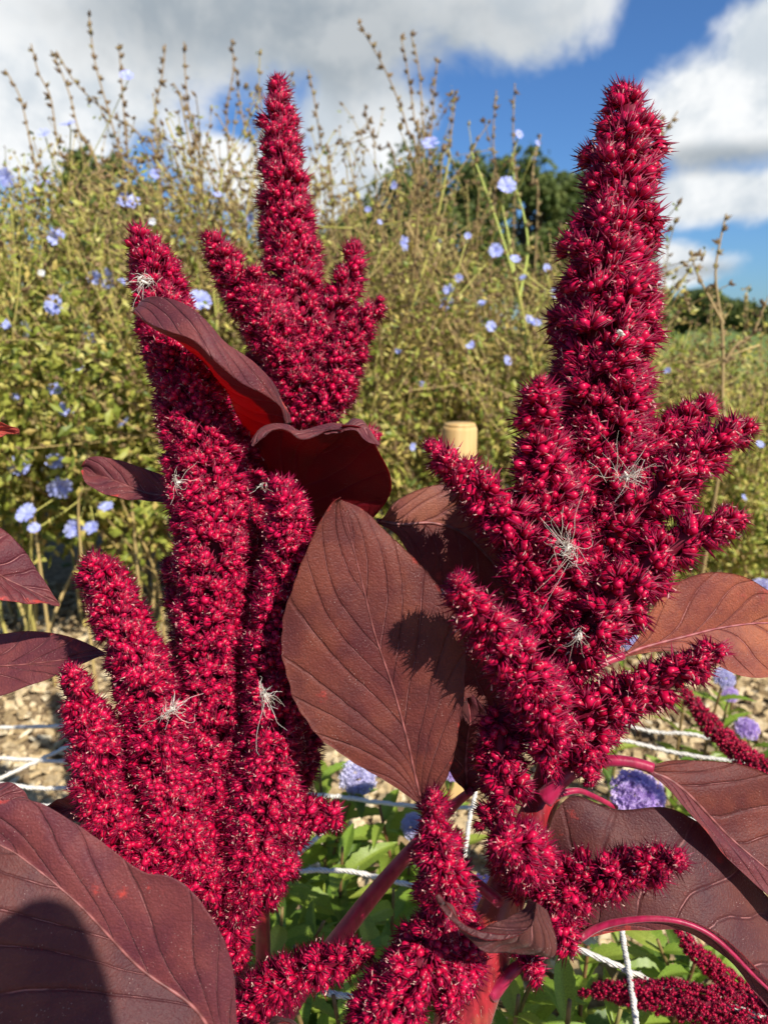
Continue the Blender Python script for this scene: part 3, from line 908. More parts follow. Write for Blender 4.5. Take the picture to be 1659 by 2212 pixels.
# ------------------------------------------------------------------ generic leaf sheets
def leaf_sheet(name, parent, base, A, Mid, B, mats, thick=0.00035, nu=96, nv=22, veins=8, fold=0.0, bulge=0.0, quilt=0.0006, wave=0.0012, seed=0,
               vein_slope=.36, to_cam=True, world=False, midrib=None, rib_r=0.0011, rim_serr=0.0, label=None, mcam=None):
    """A, Mid, B: (x, y, depth) curves from leaf base to tip: one edge, midrib, other edge."""
    rng = np.random.default_rng(seed)
    conv = (lambda c: np.array(c, float)) if world else (lambda c: np.array([P(*q) for q in c]))
    a, m_, b_ = (spline(conv(c), nu) for c in (A, Mid, B))
    v = np.linspace(-1, 1, 2 * nv + 1)
    u = np.linspace(0, 1, nu)
    U, V = np.meshgrid(u, v, indexing='ij')
    E = np.where((V < 0)[..., None], a[:, None, :], b_[:, None, :])
    av = np.abs(V)
    pos = m_[:, None, :] + (E - m_[:, None, :]) * av[..., None]
    gu = np.gradient(pos, axis=0); gv = np.gradient(pos, axis=1)
    n = nrm(np.cross(gu, gv))
    # smooth the crease normal
    n = nrm(n + np.roll(n, 1, 1) * .5 + np.roll(n, -1, 1) * .5)
    ctr = pos[nu // 2, nv]
    if np.sum(n[nu // 3: 2 * nu // 3].mean((0, 1)) * (CAM - ctr)) < 0:
        n = -n; flip = True
    else:
        flip = False
    sgn = 1.0 if to_cam else -1.0
    L = np.sum(np.linalg.norm(np.diff(m_, axis=0), axis=1))
    half = np.maximum(np.linalg.norm(E - m_[:, None, :], axis=2), 1e-5)
    # lateral veins run from the midrib forward to the rim
    q = U - vein_slope * (av ** 0.85) * (1 - .25 * U) + .018 * np.sin(6 * av + rng.uniform(0, 6))
    off = rng.uniform(0, 1)
    ph = q * veins + off + .13 * np.sin(q * veins * 2.1 + off)
    fr = np.abs(ph - np.round(ph)) / veins * L           # metres to nearest vein
    fade = np.clip(1.15 - av, 0, 1)
    vein = np.exp(-(fr / 0.0007) ** 2) * (0.35 + .65 * fade)
    groove = np.exp(-(fr / 0.0022) ** 2)
    midv = np.exp(-((av * half) / .0012) ** 2)
    disp = bulge * (1 - av ** 2) * np.sin(np.pi * U) ** .6
    disp = disp + quilt * (1 - groove) * np.sin(np.pi * np.clip(av * 1.05, 0, 1)) - fold * (1 - av)
    disp = disp + wave * np.sin(U * 13 + rng.uniform(0, 6) + V * 1.5) * av ** 2.5 + wave * .5 * np.sin(U * 31 + rng.uniform(0, 6)) * av ** 4
    for k in range(5):
        kx, ky, p0 = rng.uniform(3, 9), rng.uniform(1, 4), rng.uniform(0, 6)
        disp = disp + .00045 * np.sin(U * kx * 2 + V * ky + p0)
    pos = pos + n * disp[..., None] * sgn
    if rim_serr:
        pos = pos + (E - m_[:, None, :]) * (av ** 8 * rim_serr * np.sin(U * 90 + rng.uniform(0, 6)) * np.sin(U * 37))[..., None]
    bot = pos - n * thick * sgn
    nw = 2 * nv + 1
    i = np.arange(nu - 1)[:, None] * nw + np.arange(nw - 1)[None, :]
    f = np.stack([i, i + nw, i + nw + 1, i + 1], -1).reshape(-1, 4)
    fv = np.broadcast_to((np.arange(nw - 1) >= nv)[None, :], (nu - 1, nw - 1)).reshape(-1)
    N = nu * nw
    ft = f[:, ::-1] if flip == to_cam else f
    fb = (f if flip == to_cam else f[:, ::-1]) + N
    # rim strip
    rim = np.concatenate([np.arange(nw), nw - 1 + nw * np.arange(1, nu), (nu - 1) * nw + np.arange(nw - 2, -1, -1), nw * np.arange(nu - 2, 0, -1)])
    r2 = np.roll(rim, -1)
    fr_ = np.stack([rim, r2, r2 + N, rim + N], -1)
    faces = np.concatenate([ft, fb, fr_])
    mi = np.concatenate([fv.astype(int), np.full(len(fb), 2), np.zeros(len(fr_), int)])
    tri = np.concatenate([faces[:, [0, 1, 2]], faces[:, [0, 2, 3]]])
    mtri = np.concatenate([mi, mi])
    mb = MB()
    mb.add(np.concatenate([pos.reshape(-1, 3), bot.reshape(-1, 3)]), tri, mtri, .5)
    vv = ph.reshape(-1)
    rimv = (av ** 3).reshape(-1)
    mb.extra['phase'] = np.concatenate([vv, vv])
    mb.extra['vspace'] = np.full(2 * N, L / veins)
    mb.extra['rim'] = np.concatenate([rimv, rimv])
    mats = list(mats) if isinstance(mats, (list, tuple)) else [mats, mats, M['leaf_under']]
    o = mb.build(name, mats, parent, base, label=label)
    if midrib is not None:
        mbr = MB()
        k = int(nu * .97)
        line = pos[:k, nv] + n[:k, nv] * sgn * rib_r * .15
        tube(mbr, line, np.linspace(rib_r, rib_r * .22, k), 7, 0, np.clip(.5 + .5 * np.sin(np.arange(k) * .9)[:, None] * np.ones((1, 7)), 0, 1).reshape(-1).tolist() + [.5, .5])
        mbr.build('midrib', midrib, o, base)
    return o

# ------------------------------------------------------------------ low bedding plants with lilac heads
M['bed_leaf'] = tint_mat('bedding_leaf', [(0, (0.12, 0.21, 0.028)), (0.5, (0.26, 0.40, 0.05)), (1, (0.42, 0.50, 0.085))], 0.42, 0.4, 0.42, 60)
M['bed_stem'] = tint_mat('bedding_stem', [(0, (0.20, 0.085, 0.04)), (0.5, (0.24, 0.16, 0.06)), (1, (0.24, 0.30, 0.08))], 0.6, 0.3, 0, 90)
M['lilac'] = tint_mat('lilac_floret', [(0, (0.58, 0.42, 0.78)), (0.5, (0.74, 0.57, 0.88)), (1, (0.85, 0.74, 0.94))], 0.7, 0.2, 0.3)
M['lilac_pale'] = tint_mat('pale_lilac_floret', [(0, (0.60, 0.57, 0.80)), (1, (0.78, 0.76, 0.90))], 0.7, 0.2, 0.2)

def bed_leaf_mesh(seed):
    """toothed lance-shaped leaf, unit length along +X, upper side +Z"""
    rng = np.random.default_rng(seed)
    nu, nv = 15, 4
    u = np.linspace(0, 1, nu)
    w = .135 * np.sin(np.pi * np.clip(u, 0, 1) ** .8) ** .9 + .008
    w = w * (1 + .09 * ((np.arange(nu) % 2) - .5))
    v = np.linspace(-1, 1, 2 * nv + 1)
    U, V = np.meshgrid(u, v, indexing='ij')
    z = -.42 * U ** 2 * rng.uniform(.4, 1.2) + .18 * U + .10 * np.abs(V) * w[:, None] / .17 + .012 * np.sin(U * 40) * np.abs(V)
    y = V * w[:, None] + .05 * rng.normal() * U ** 2
    pos = np.stack([U, y, z], -1).reshape(-1, 3)
    nw = 2 * nv + 1
    i = np.arange(nu - 1)[:, None] * nw + np.arange(nw - 1)[None, :]
    f = np.stack([i, i + nw, i + nw + 1, i + 1], -1).reshape(-1, 4)
    mb = MB()
    mb.add(pos, f[:, ::-1], 0, np.clip(rng.normal(.5, .22) + .12 * (1 - np.abs(V.reshape(-1))), 0, 1))
    return mb.mesh('leaf', [M['bed_leaf']])
BED_LEAVES = [bed_leaf_mesh(s) for s in range(8)]
def lilac_mesh(seed, material):
    """fluffy flower head: a dome of many small star florets, unit radius"""
    rng = np.random.default_rng(seed)
    mb = MB()
    dirs = nrm(np.stack([rng.normal(size=240), rng.normal(size=240), np.abs(rng.normal(size=240)) * .9 + .05], -1))
    for d in dirs:
        c = d * np.array([.82, .82, .55]) * rng.uniform(.72, 1.12)
        u = nrm(np.cross(d, (.3, .8, .4))); w = np.cross(d, u)
        n = 6
        s = rng.uniform(.10, .22)
        v = [c - d * .07]
        for k in range(n * 2):
            a = k / (n * 2) * 6.283
            r = s * rng.uniform(.8, 1.25) if k % 2 == 0 else s * .35
            v.append(c + (u * math.cos(a) + w * math.sin(a)) * r + d * rng.uniform(0, .12))
        mb.add(v, [(0, 1 + k, 1 + (k + 1) % (n * 2)) for k in range(n * 2)], 0, rng.random())
    th = np.linspace(0, 6.283, 12, endpoint=False)
    dome = []
    for zz, r in ((-.25, .45), (.0, .66), (.25, .55), (.42, .25)):
        dome += [(r * math.cos(t), r * math.sin(t), zz) for t in th]
    ff = [(q * 12 + k, q * 12 + (k + 1) % 12, (q + 1) * 12 + (k + 1) % 12, (q + 1) * 12 + k) for q in range(3) for k in range(12)]
    mb.add(dome, ff, 0, .1)
    return mb.mesh('flower_head', [material], smooth=False)
LILAC = [lilac_mesh(1, M['lilac']), lilac_mesh(2, M['lilac']), lilac_mesh(3, M['lilac_pale'])]

def bed_plant(px, py, d, label, head=None, head_r=30, nleaf=14, leaf=.055, seed=0, spread=.5, green=.5, group='low green bedding plants'):
    rng = np.random.default_rng(seed)
    top = P(px, py, d)
    foot = np.array([top[0] + rng.normal(0, .012), top[1] + rng.normal(.01, .012), 0.0])
    e = empty('bedding_plant', foot, label, 'plant', group)
    line = spline([foot - (0, 0, .02), foot + (top - foot) * .5 + (rng.normal(0, .012), 0, 0), top], 24)
    mb = MB()
    tube(mb, line, np.linspace(.0028, .0016, 24), 6, 0, rng.uniform(0, .7))
    mb.build('stem', M['bed_stem'], e, foot)
    n = nleaf // 2
    for k in range(n):
        t = .12 + .86 * (k + .5) / n
        p = line[int(t * 23)] - foot
        a0 = k * 1.57 + rng.normal(0, .3)
        for s in (0, math.pi):
            o = bpy.data.objects.new('leaf', BED_LEAVES[rng.integers(0, 8)])
            o.parent = e
            o.location = p
            L = leaf * rng.uniform(.7, 1.3) * (1.15 - .5 * t ** 2)
            o.rotation_euler = (rng.normal(0, .25), -rng.uniform(.1, 1.0) * spread, a0 + s + rng.normal(0, .2))
            o.scale = (L, L * rng.uniform(.85, 1.35), L)
            COL.objects.link(o)
    if head is not None:
        o = bpy.data.objects.new('flower_head', LILAC[head])
        o.parent = e
        o.location = top - foot
        q = Vector(nrm(np.array([rng.normal(0, .2), -.65, .8]))).to_track_quat('Z', 'Y')
        o.rotation_mode = 'QUATERNION'; o.rotation_quaternion = q
        s = head_r * d / F_PX
        o.scale = (s, s, s)
        COL.objects.link(o)
    return e

BP = [  # px, py, depth, label, head, head_r, leaves, leaf
    (1375, 1720, .78, 'bedding plant with a large lilac flower head right of the red stem', 0, 62, 10, .06),
    (1045, 1935, .62, 'bedding plant with a lilac flower head behind the small curled leaf', 1, 46, 10, .06),
    (772, 1682, .82, 'bedding plant with a pale lilac head under the big central leaf', 2, 44, 12, .065),
    (980, 1665, .86, 'bedding plant with a lilac head peeping right of the central leaf', 1, 26, 8, .05),
    (893, 1785, .78, 'bedding plant with a small pale head beside the narrow central spike', 2, 30, 10, .055),
    (1612, 1575, .98, 'bedding plant with a lilac head near the right edge', 0, 28, 8, .05),
    (1575, 1500, 1.05, 'bedding plant with a faded lilac head under the bronze leaf', 1, 20, 8, .05),
    (1352, 1385, 1.0, 'bedding plant with a pale head behind the bronze leaf base', 2, 28, 8, .05),
    (1562, 1466, 1.0, 'bedding plant with a pale blue head touching the bronze leaf', 2, 26, 6, .05),
    (1645, 1272, 1.15, 'bedding plant with a whitish head behind the bronze leaf tip', 2, 26, 6, .05),
    (520, 2120, .60, 'bedding plant with a pale head under the left plant', 2, 22, 8, .05),
    (690, 1650, .80, 'bedding plant with long bright leaves left under the central leaf', None, 0, 14, .075),
    (820, 1740, .78, 'leafy bedding plant between the two red plants, upper one', None, 0, 16, .07),
    (740, 1830, .72, 'leafy bedding plant above the front white string', None, 0, 16, .06),
    (850, 1920, .68, 'leafy bedding plant below the front white string', None, 0, 16, .06),
    (610, 1960, .66, 'leafy bedding plant right of the left spike base', None, 0, 16, .055),
    (700, 1990, .66, 'leafy bedding plant crossed by the slanting red stalk', None, 0, 16, .055),
    (800, 2060, .62, 'leafy bedding plant right of the slanting red stalk foot', None, 0, 16, .06),
    (890, 2010, .64, 'leafy bedding plant left of the right red stem', None, 0, 14, .06),
    (720, 2150, .55, 'leafy bedding plant below the horizontal red spike', None, 0, 14, .06),
    (640, 2180, .54, 'broad leaved bedding plant at the bottom edge left of middle', None, 0, 12, .06),
    (1170, 2060, .60, 'bedding plant with broad light leaves under the curled leaf', None, 0, 12, .065),
    (1270, 2045, .64, 'leafy bedding plant right of the vertical string', None, 0, 14, .055),
    (1420, 2030, .68, 'leafy bedding plant behind the crossing strings', None, 0, 14, .055),
    (1500, 2080, .66, 'leafy bedding plant between the two red tassels', None, 0, 14, .055),
    (1230, 2160, .52, 'bedding plant with yellowish leaves at the bottom edge', None, 0, 12, .055),
    (1340, 2180, .56, 'dark leaved bedding plant under the red tassel', None, 0, 12, .055),
    (1590, 1620, .92, 'sparse bedding plant beside the red tassel at right', None, 0, 8, .045),
    (1480, 1490, 1.0, 'small bedding plant just below the bronze leaf', None, 0, 8, .05),
    (950, 1830, .74, 'leafy bedding plant behind the narrow central spike', None, 0, 12, .055),
    (1600, 2130, .70, 'leafy bedding plant under the dark leaf at lower right', None, 0, 12, .055),
    (560, 1900, .74, 'leafy bedding plant half hidden behind the left spikes', None, 0, 14, .06),
    (1120, 2150, .55, 'leafy bedding plant tucked beside the thick red stem', None, 0, 12, .055),
]
for k, (px, py, d, lab, hd, hr, nl, lf) in enumerate(BP):
    bed_plant(px, py, d, lab, hd, hr, nl + 4, lf * 1.1, seed=300 + k, spread=.8)

# ------------------------------------------------------------------ amaranth florets and spikes
def floret_template(seed):
    """bud with pointed tepals, spiny bracts and pale stigma threads; unit length along +Z"""
    rng = np.random.default_rng(seed)
    V, Fc, Mi, T = [], [], [], []
    def put(v, f, m, t):
        o = sum(len(x) for x in V)
        V.append(np.asarray(v, float)); Fc.append(np.asarray(f) + o); Mi.append(np.full(len(f), m)); T.append(np.full(len(v), t))
    n = 5
    th = np.arange(n) / n * 6.283
    v = []
    for z, r in ((0.02, .24), (.38, .43), (.74, .33)):
        v += [(r * math.cos(t + z), r * math.sin(t + z), z) for t in th]
    v.append((rng.normal(0, .04), rng.normal(0, .04), 1.02))
    f = []
    for q in range(2):
        for k in range(n):
            a, b = q * n + k, q * n + (k + 1) % n
            f += [(a, b, b + n), (a, b + n, a + n)]
    f += [(2 * n + k, 2 * n + (k + 1) % n, 3 * n) for k in range(n)]
    put(v, f, 0, rng.uniform(.3, .8))
    for k in range(5):
        a = k / 5 * 6.283 + rng.normal(0, .3)
        r0 = .30
        L = rng.uniform(1.05, 1.72)
        sp = rng.uniform(.42, .80)
        w = rng.uniform(.10, .15)
        c, s = math.cos(a), math.sin(a)
        p = lambda rr, ww, z: (rr * c - ww * s, rr * s + ww * c, z)
        v = [p(r0, w, .05), p(r0, -w, .05), p(r0 + .17, 0, .30), p(r0 * .7 + .14, 0, .5), p(sp, 0, L)]
        f = [(0, 2, 4), (2, 1, 4), (1, 0, 3), (1, 3, 4), (3, 0, 4)]
        put(v, f, 1, rng.uniform(0, 1))
    for k in range(seed % 3):
        a = rng.uniform(0, 6.28)
        c, s = math.cos(a), math.sin(a)
        r1 = rng.uniform(.14, .36)
        z1 = rng.uniform(1.08, 1.32)
        v = [(-.035 * s, .035 * c, .95), (.035 * s, -.035 * c, .95), (r1 * c, r1 * s, z1), (r1 * 1.5 * c, r1 * 1.5 * s, z1 - .05)]
        put(v, [(0, 1, 2), (1, 3, 2)], 2, rng.random())
    return np.concatenate(V), np.concatenate(Fc), np.concatenate(Mi), np.concatenate(T)
TEMPL = [floret_template(40 + s) for s in range(7)]
FMATS = [M['bud'], M['bract'], M['stigma']]
def floret_mesh(t):
    mb = MB(); mb.add(*t); return mb.mesh('floret', FMATS)
FMESH = [floret_mesh(t) for t in TEMPL]

class Amaranth:
    def __init__(self, name, foot, label, group='red amaranth plants', max_parts=300, fl_max=300):
        self.foot = np.asarray(foot, float)
        self.e = empty(name, self.foot, label, 'plant', group)
        self.spikes = []
        self.max_parts = max_parts
    def spike(self, pts, clump=26, fl=24, per=8, seed=0, density=1.0, tipup=.35, core=.5, lump=.12):
        """pts: (x, y, half width px, depth) from tip to base"""
        rng = np.random.default_rng(seed * 13 + 5)
        q = np.array(pts, float)
        n = 90
        c = spline(np.array([list(P(x, y, d)) + [hw * d / F_PX, d / F_PX] for x, y, hw, d in pts]), n)
        ctr, R, sc = c[:, :3], np.maximum(c[:, 3], .0008), c[:, 4]
        tan, a, b = frames(ctr)
        seg = np.linalg.norm(np.diff(ctr, axis=0), axis=1); seg = np.concatenate([[0], np.cumsum(seg)])
        g0, f0 = clump * sc.mean(), fl * sc.mean()
        g = np.minimum(g0, R * .85)
        Rc = np.maximum(R - g * .95, 0)
        # clumps spread by area
        dens = 2 * math.pi * np.maximum(Rc, g * .45) / (1.22 * np.maximum(g, g0 * .45)) ** 2 * density
        cum = np.concatenate([[0], np.cumsum((dens[1:] + dens[:-1]) / 2 * np.diff(seg))])
        nc = max(6, int(cum[-1]))
        tt = (np.arange(nc) + rng.uniform(.15, .85, nc)) / nc * cum[-1]
        s = np.interp(tt, cum, seg)
        idx = np.clip(np.searchsorted(seg, s), 0, n - 1)
        ang = np.arange(nc) * 2.39996 + rng.normal(0, .25, nc)
        rad = nrm(a[idx] * np.cos(ang)[:, None] + b[idx] * np.sin(ang)[:, None])
        up = -tan[idx]
        rr = (Rc[idx] * (1 + rng.normal(0, lump, nc)))
        cc = ctr[idx] + rad * rr[:, None] + up * rng.normal(0, .2, nc)[:, None] * g[idx][:, None]
        out = nrm(rad + up * (tipup + np.where(s < seg[-1] * .06, 1.5, 0))[:, None])
        gi = g[idx] * rng.uniform(.85, 1.15, nc)
        # florets on each clump's outer half
        k = np.repeat(np.arange(nc), per)
        d = nrm(rng.normal(size=(len(k), 3)) * .62 + out[k] * .95)
        fs = np.minimum(f0, gi[k] * 1.15) * rng.uniform(.8, 1.18, len(k))
        p = cc[k] + d * np.maximum(gi[k] - fs * .75, 0)[:, None]
        # a thinner under-layer closes the gaps between the clumps
        nf = int(nc * per * .30)
        ti = np.searchsorted(cum, (np.arange(nf) + rng.random(nf)) / nf * cum[-1]).clip(0, n - 1)
        an = np.arange(nf) * 2.39996 + 1.0 + rng.normal(0, .3, nf)
        rd = nrm(a[ti] * np.cos(an)[:, None] + b[ti] * np.sin(an)[:, None])
        fs2 = np.minimum(f0, R[ti] * .8) * rng.uniform(.75, 1.1, nf)
        d2 = nrm(rd + -tan[ti] * tipup + rng.normal(0, .3, (nf, 3)))
        p2 = ctr[ti] + rd * np.maximum(R[ti] * .93 - fs2 * 1.25, 0)[:, None]
        # drop the ones that point into the spike
        keep = np.sum(d * rad[k], 1) > -.25
        p, d, fs = np.concatenate([p[keep], p2]), np.concatenate([d[keep], d2]), np.concatenate([fs[keep], fs2])
        tw = rng.uniform(0, 6.283, len(p))
        x = nrm(np.cross(d, np.array([.31, .77, .55])))
        y = np.cross(d, x)
        x2 = x * np.cos(tw)[:, None] + y * np.sin(tw)[:, None]
        y2 = np.cross(d, x2)
        Rm = np.stack([x2, y2, d], 1)            # rows: images of local axes
        var = rng.integers(0, len(TEMPL), len(p))
        tint = np.clip(rng.normal(.5, .25, len(p)), 0, 1)
        mb = MB()
        step = 3
        tube(mb, ctr[::step], np.maximum((R * core - f0 * .1), .0007)[::step], 9, 0, .5)
        o = mb.build('flower_spike', M['core'], self.e, self.foot)
        self.spikes.append((o, p, Rm, fs, var, tint))
        return o
    def finish(self):
        """the florets nearest the lens become parts of their spike, the rest one mass per spike"""
        P_ = np.concatenate([s[1] for s in self.spikes])
        D_ = np.concatenate([s[2][:, 2] for s in self.spikes])
        own = np.concatenate([np.full(len(s[1]), i) for i, s in enumerate(self.spikes)])
        loc = np.concatenate([np.arange(len(s[1])) for s in self.spikes])
        rel = P_ - CAM
        dep = rel @ CF
        px = W_PX / 2 + (rel @ CX) / dep * F_PX
        py = H_PX / 2 - (rel @ CU) / dep * F_PX
        face = np.sum(D_ * nrm(-rel), 1)
        FS = np.concatenate([s[3] for s in self.spikes])
        size = FS / dep
        ok = (face > .35) & (px > 10) & (px < W_PX - 10) & (py > 10) & (py < H_PX - 10)
        score = np.where(ok, size * (1 + .25 * face), -1)
        pick = np.argsort(-score)[:self.max_parts]
        pick = pick[score[pick] > 0]
        chosen = np.zeros(len(P_), bool); chosen[pick] = True
        for i, (o, p, Rm, fs, var, tint) in enumerate(self.spikes):
            sel = chosen[own == i]
            for j in np.where(sel)[0]:
                f = bpy.data.objects.new('floret', FMESH[var[j]])
                mm = np.eye(4)
                mm[:3, :3] = Rm[j].T * fs[j]
                mm[:3, 3] = p[j] - self.foot
                f.parent = o
                f.matrix_basis = Matrix(mm.tolist())
                COL.objects.link(f)
            mb = MB()
            for t, (tv, tf, tm, tt) in enumerate(TEMPL):
                js = np.where((var == t) & ~sel)[0]
                if len(js) == 0: continue
                vv = np.einsum('vk,nkc->nvc', tv, Rm[js]) * fs[js][:, None, None] + p[js][:, None, :]
                ff = (tf[None] + (np.arange(len(js)) * len(tv))[:, None, None]).reshape(-1, 3)
                ti = np.clip(tt[None] * .45 + tint[js][:, None] * .6, 0, 1).reshape(-1)
                mb.add(vv.reshape(-1, 3), ff, np.tile(tm, len(js)), ti)
            if mb.n:
                mb.build('floret_mass', FMATS, o, self.foot, kind='stuff')
    def tubepart(self, name, pts, rpx, material, n=40, sides=10, ribs=0.0, world=False):
        q = np.array(pts, float)
        c = spline(np.array([P(*p) for p in q]) if not world else q, n)
        r = np.interp(np.linspace(0, 1, n), np.linspace(0, 1, len(rpx)), rpx)
        d = (c - CAM) @ CF
        mb = MB(); tube(mb, c, r * d / F_PX if not world else r, sides, 0, .5, ribs=ribs)
        return mb.build(name, material, self.e, self.foot)
    def hairs(self, part, pts, rpx, n, seed=0):
        rng = np.random.default_rng(seed)
        c = spline(np.array([P(*p) for p in pts]), 60)
        r = np.interp(np.linspace(0, 1, 60), np.linspace(0, 1, len(rpx)), rpx) * ((c - CAM) @ CF) / F_PX
        tan, a, b = frames(c)
        i = rng.integers(0, 60, n); th = rng.uniform(0, 6.283, n)
        d = a[i] * np.cos(th)[:, None] + b[i] * np.sin(th)[:, None]
        p = c[i] + d * r[i][:, None] * .98 + tan[i] * rng.uniform(-.0015, .0015, n)[:, None]
        w = np.cross(d, tan[i]) * .00009
        tip = p + d * rng.uniform(.0012, .0032, n)[:, None] + rng.normal(0, .0012, (n, 3))
        v = np.stack([p - w, p + w, tip], 1).reshape(-1, 3)
        mb = MB(); mb.add(v, np.arange(3 * n).reshape(-1, 3), 0, np.repeat(rng.random(n), 3))
        mb.build('hair', M['stigma'], part, self.foot, kind='stuff')
    def leaf(self, A, Mid, B, mats, **kw):
        return leaf_sheet('leaf', self.e, self.foot, A, Mid, B, mats, **kw)

def Z(pts, d):
    """attach one depth to (x, y) or (x, y, hw) lists; d may be (start, end)"""
    n = len(pts)
    ds = np.linspace(d[0], d[1], n) if isinstance(d, (tuple, list)) else [d] * n
    return [(*p, float(q)) for p, q in zip(pts, ds)]

# ---- right plant
foot = P(985, 2240, .40); foot = np.array([foot[0] - .02, foot[1] + .03, 0.0])
RP = Amaranth('amaranth_plant', foot, 'red amaranth plant at right with the tallest thick spike and spreading side arms')
stem_pts = Z([(1265, 1330), (1240, 1450), (1212, 1570), (1183, 1690), (1140, 1800), (1090, 1930), (1040, 2080), (985, 2240)], (.445, .405))
RP.hairs(RP.tubepart('stem', stem_pts, [18, 24, 30, 34, 38, 46, 56, 58], M['stem'], 60, 18, .05), stem_pts, [18, 24, 30, 34, 38, 46, 56, 58], 2600, 1)
lo = P(985, 2240, .405)
RP.tubepart('stem_foot', [tuple(lo + (0.002, 0, .004)), tuple((lo + foot) / 2), tuple(foot - (0, 0, .02))], [.0146, .0145, .014], M['stem'], 20, 18, .05, world=True)
RS = dict(clump=35, fl=31, per=8, density=.95)
RP.spike(Z([(1347, 195, 10), (1352, 225, 40), (1362, 275, 62), (1345, 340, 68), (1338, 400, 76), (1326, 480, 80), (1318, 560, 88), (1306, 660, 98), (1300, 760, 101), (1297, 850, 101), (1295, 950, 96), (1288, 1050, 90), (1275, 1150, 80), (1262, 1250, 68), (1252, 1340, 50)], (.455, .445)), seed=1, lump=.18, **RS)
RP.spike(Z([(1166, 815, 8), (1166, 850, 32), (1165, 900, 42), (1165, 970, 56), (1175, 1060, 66), (1195, 1150, 72), (1215, 1240, 58), (1240, 1330, 40)], (.415, .43)), seed=2, **RS)
RP.spike(Z([(926, 960, 8), (950, 985, 26), (990, 1022, 36), (1040, 1068, 48), (1095, 1122, 56), (1125, 1180, 58), (1140, 1260, 58), (1170, 1340, 60), (1210, 1410, 50)], (.40, .435)), seed=3, **RS)
RP.spike(Z([(984, 1246, 8), (995, 1275, 30), (1025, 1320, 44), (1075, 1385, 58), (1125, 1445, 64), (1165, 1520, 66), (1180, 1590, 52), (1185, 1650, 36)], (.338, .40)), seed=4, **RS)
RP.spike(Z([(1538, 866, 8), (1515, 888, 30), (1480, 915, 38), (1430, 945, 44), (1385, 980, 46), (1330, 1030, 40)], (.47, .45)), seed=5, clump=28, fl=26, per=8)
RP.spike(Z([(1620, 915, 8), (1590, 935, 32), (1550, 958, 44), (1500, 995, 52), (1450, 1042, 58), (1390, 1090, 62), (1330, 1150, 60), (1280, 1230, 48)], (.42, .435)), seed=6, **RS)
RP.spike(Z([(1604, 1112, 6), (1575, 1125, 26), (1530, 1142, 38), (1475, 1165, 44), (1425, 1200, 50), (1370, 1260, 64), (1310, 1318, 74), (1265, 1390, 60), (1235, 1450, 40)], (.405, .42)), seed=7, **RS)
RP.spike(Z([(1564, 1390, 6), (1535, 1410, 26), (1490, 1438, 36), (1430, 1475, 44), (1360, 1505, 52), (1290, 1545, 62), (1235, 1590, 60), (1200, 1650, 40)], (.385, .41)), seed=8, **RS)
RP.spike(Z([(1272, 1700, 6), (1270, 1670, 22), (1262, 1630, 40), (1240, 1580, 40)], (.39, .405)), seed=9, clump=24, fl=26, per=7)
RP.spike(Z([(1028, 1792, 6), (1050, 1772, 20), (1085, 1745, 38), (1090, 1690, 54), (1078, 1620, 54), (1085, 1555, 46), (1130, 1500, 40)], (.385, .41)), seed=10, clump=29, fl=27, per=7, density=.85)
RP.spike(Z([(1085, 1815, 20), (1105, 1825, 52), (1125, 1845, 66), (1140, 1870, 56), (1130, 1910, 36)], (.352, .395)), seed=11, clump=29, fl=26, per=8)
RP.spike(Z([(1468, 1852, 8), (1440, 1862, 30), (1390, 1876, 42), (1330, 1888, 46), (1270, 1898, 54), (1210, 1920, 60), (1160, 1935, 45)], (.35, .39)), seed=12, clump=29, fl=26, per=8)
RP.spike(Z([(1232, 2058, 8), (1222, 2030, 34), (1212, 1985, 42), (1195, 1940, 46), (1165, 1900, 40)], (.365, .385)), seed=13, clump=29, fl=26, per=8)
RP.spike(Z([(934, 1706, 6), (935, 1735, 24), (940, 1780, 38), (946, 1840, 48), (962, 1900, 56), (960, 1955, 54), (990, 2010, 44), (1040, 2060, 30)], (.345, .39)), seed=14, clump=27, fl=25, per=8)
RP.spike(Z([(780, 2250, 60), (830, 2190, 70), (880, 2120, 74), (920, 2050, 62), (960, 1985, 46), (1000, 1960, 30)], (.365, .385)), seed=15, clump=29, fl=26, per=8)
RP.spike(Z([(965, 2190, 20), (975, 2150, 40), (985, 2100, 46), (1010, 2040, 46)], (.36, .385)), seed=17, clump=24, fl=25, per=7)
RP.spike(Z([(1160, 2118, 8), (1156, 2098, 24), (1140, 2070, 24), (1110, 2050, 18)], (.385, .395)), seed=16, clump=20, fl=26, per=6)

LK = dict(nu=110, nv=26)
# central big leaf
cmats = [M['leaf'], M['leaf'], M['leaf_under']]
RP.leaf(Z([(912, 1742), (840, 1692), (755, 1642), (690, 1590), (640, 1520), (613, 1430), (610, 1350), (637, 1255), (680, 1150), (715, 1090), (738, 1080)], (.388, .368)),
        Z([(912, 1742), (893, 1660), (880, 1600), (850, 1490), (810, 1370), (788, 1280), (768, 1195), (750, 1120), (738, 1080)], (.39, .372)),
        Z([(912, 1742), (965, 1680), (994, 1560), (1004, 1470), (1003, 1385), (975, 1310), (920, 1232), (850, 1162), (795, 1108), (760, 1088), (738, 1080)], (.388, .38)),
        cmats, midrib=M['midrib'], rib_r=.0008, veins=7, seed=3, quilt=.0008, fold=.002, wave=.001, vein_slope=.55, label='broad matte brown leaf with deep side veins', rim_serr=.012, **LK)
RP.tubepart('petiole', Z([(912, 1742), (945, 1800), (1000, 1880), (1080, 1950)], (.39, .40)), [7, 9, 11, 14], M['petiole'], 24, 8)
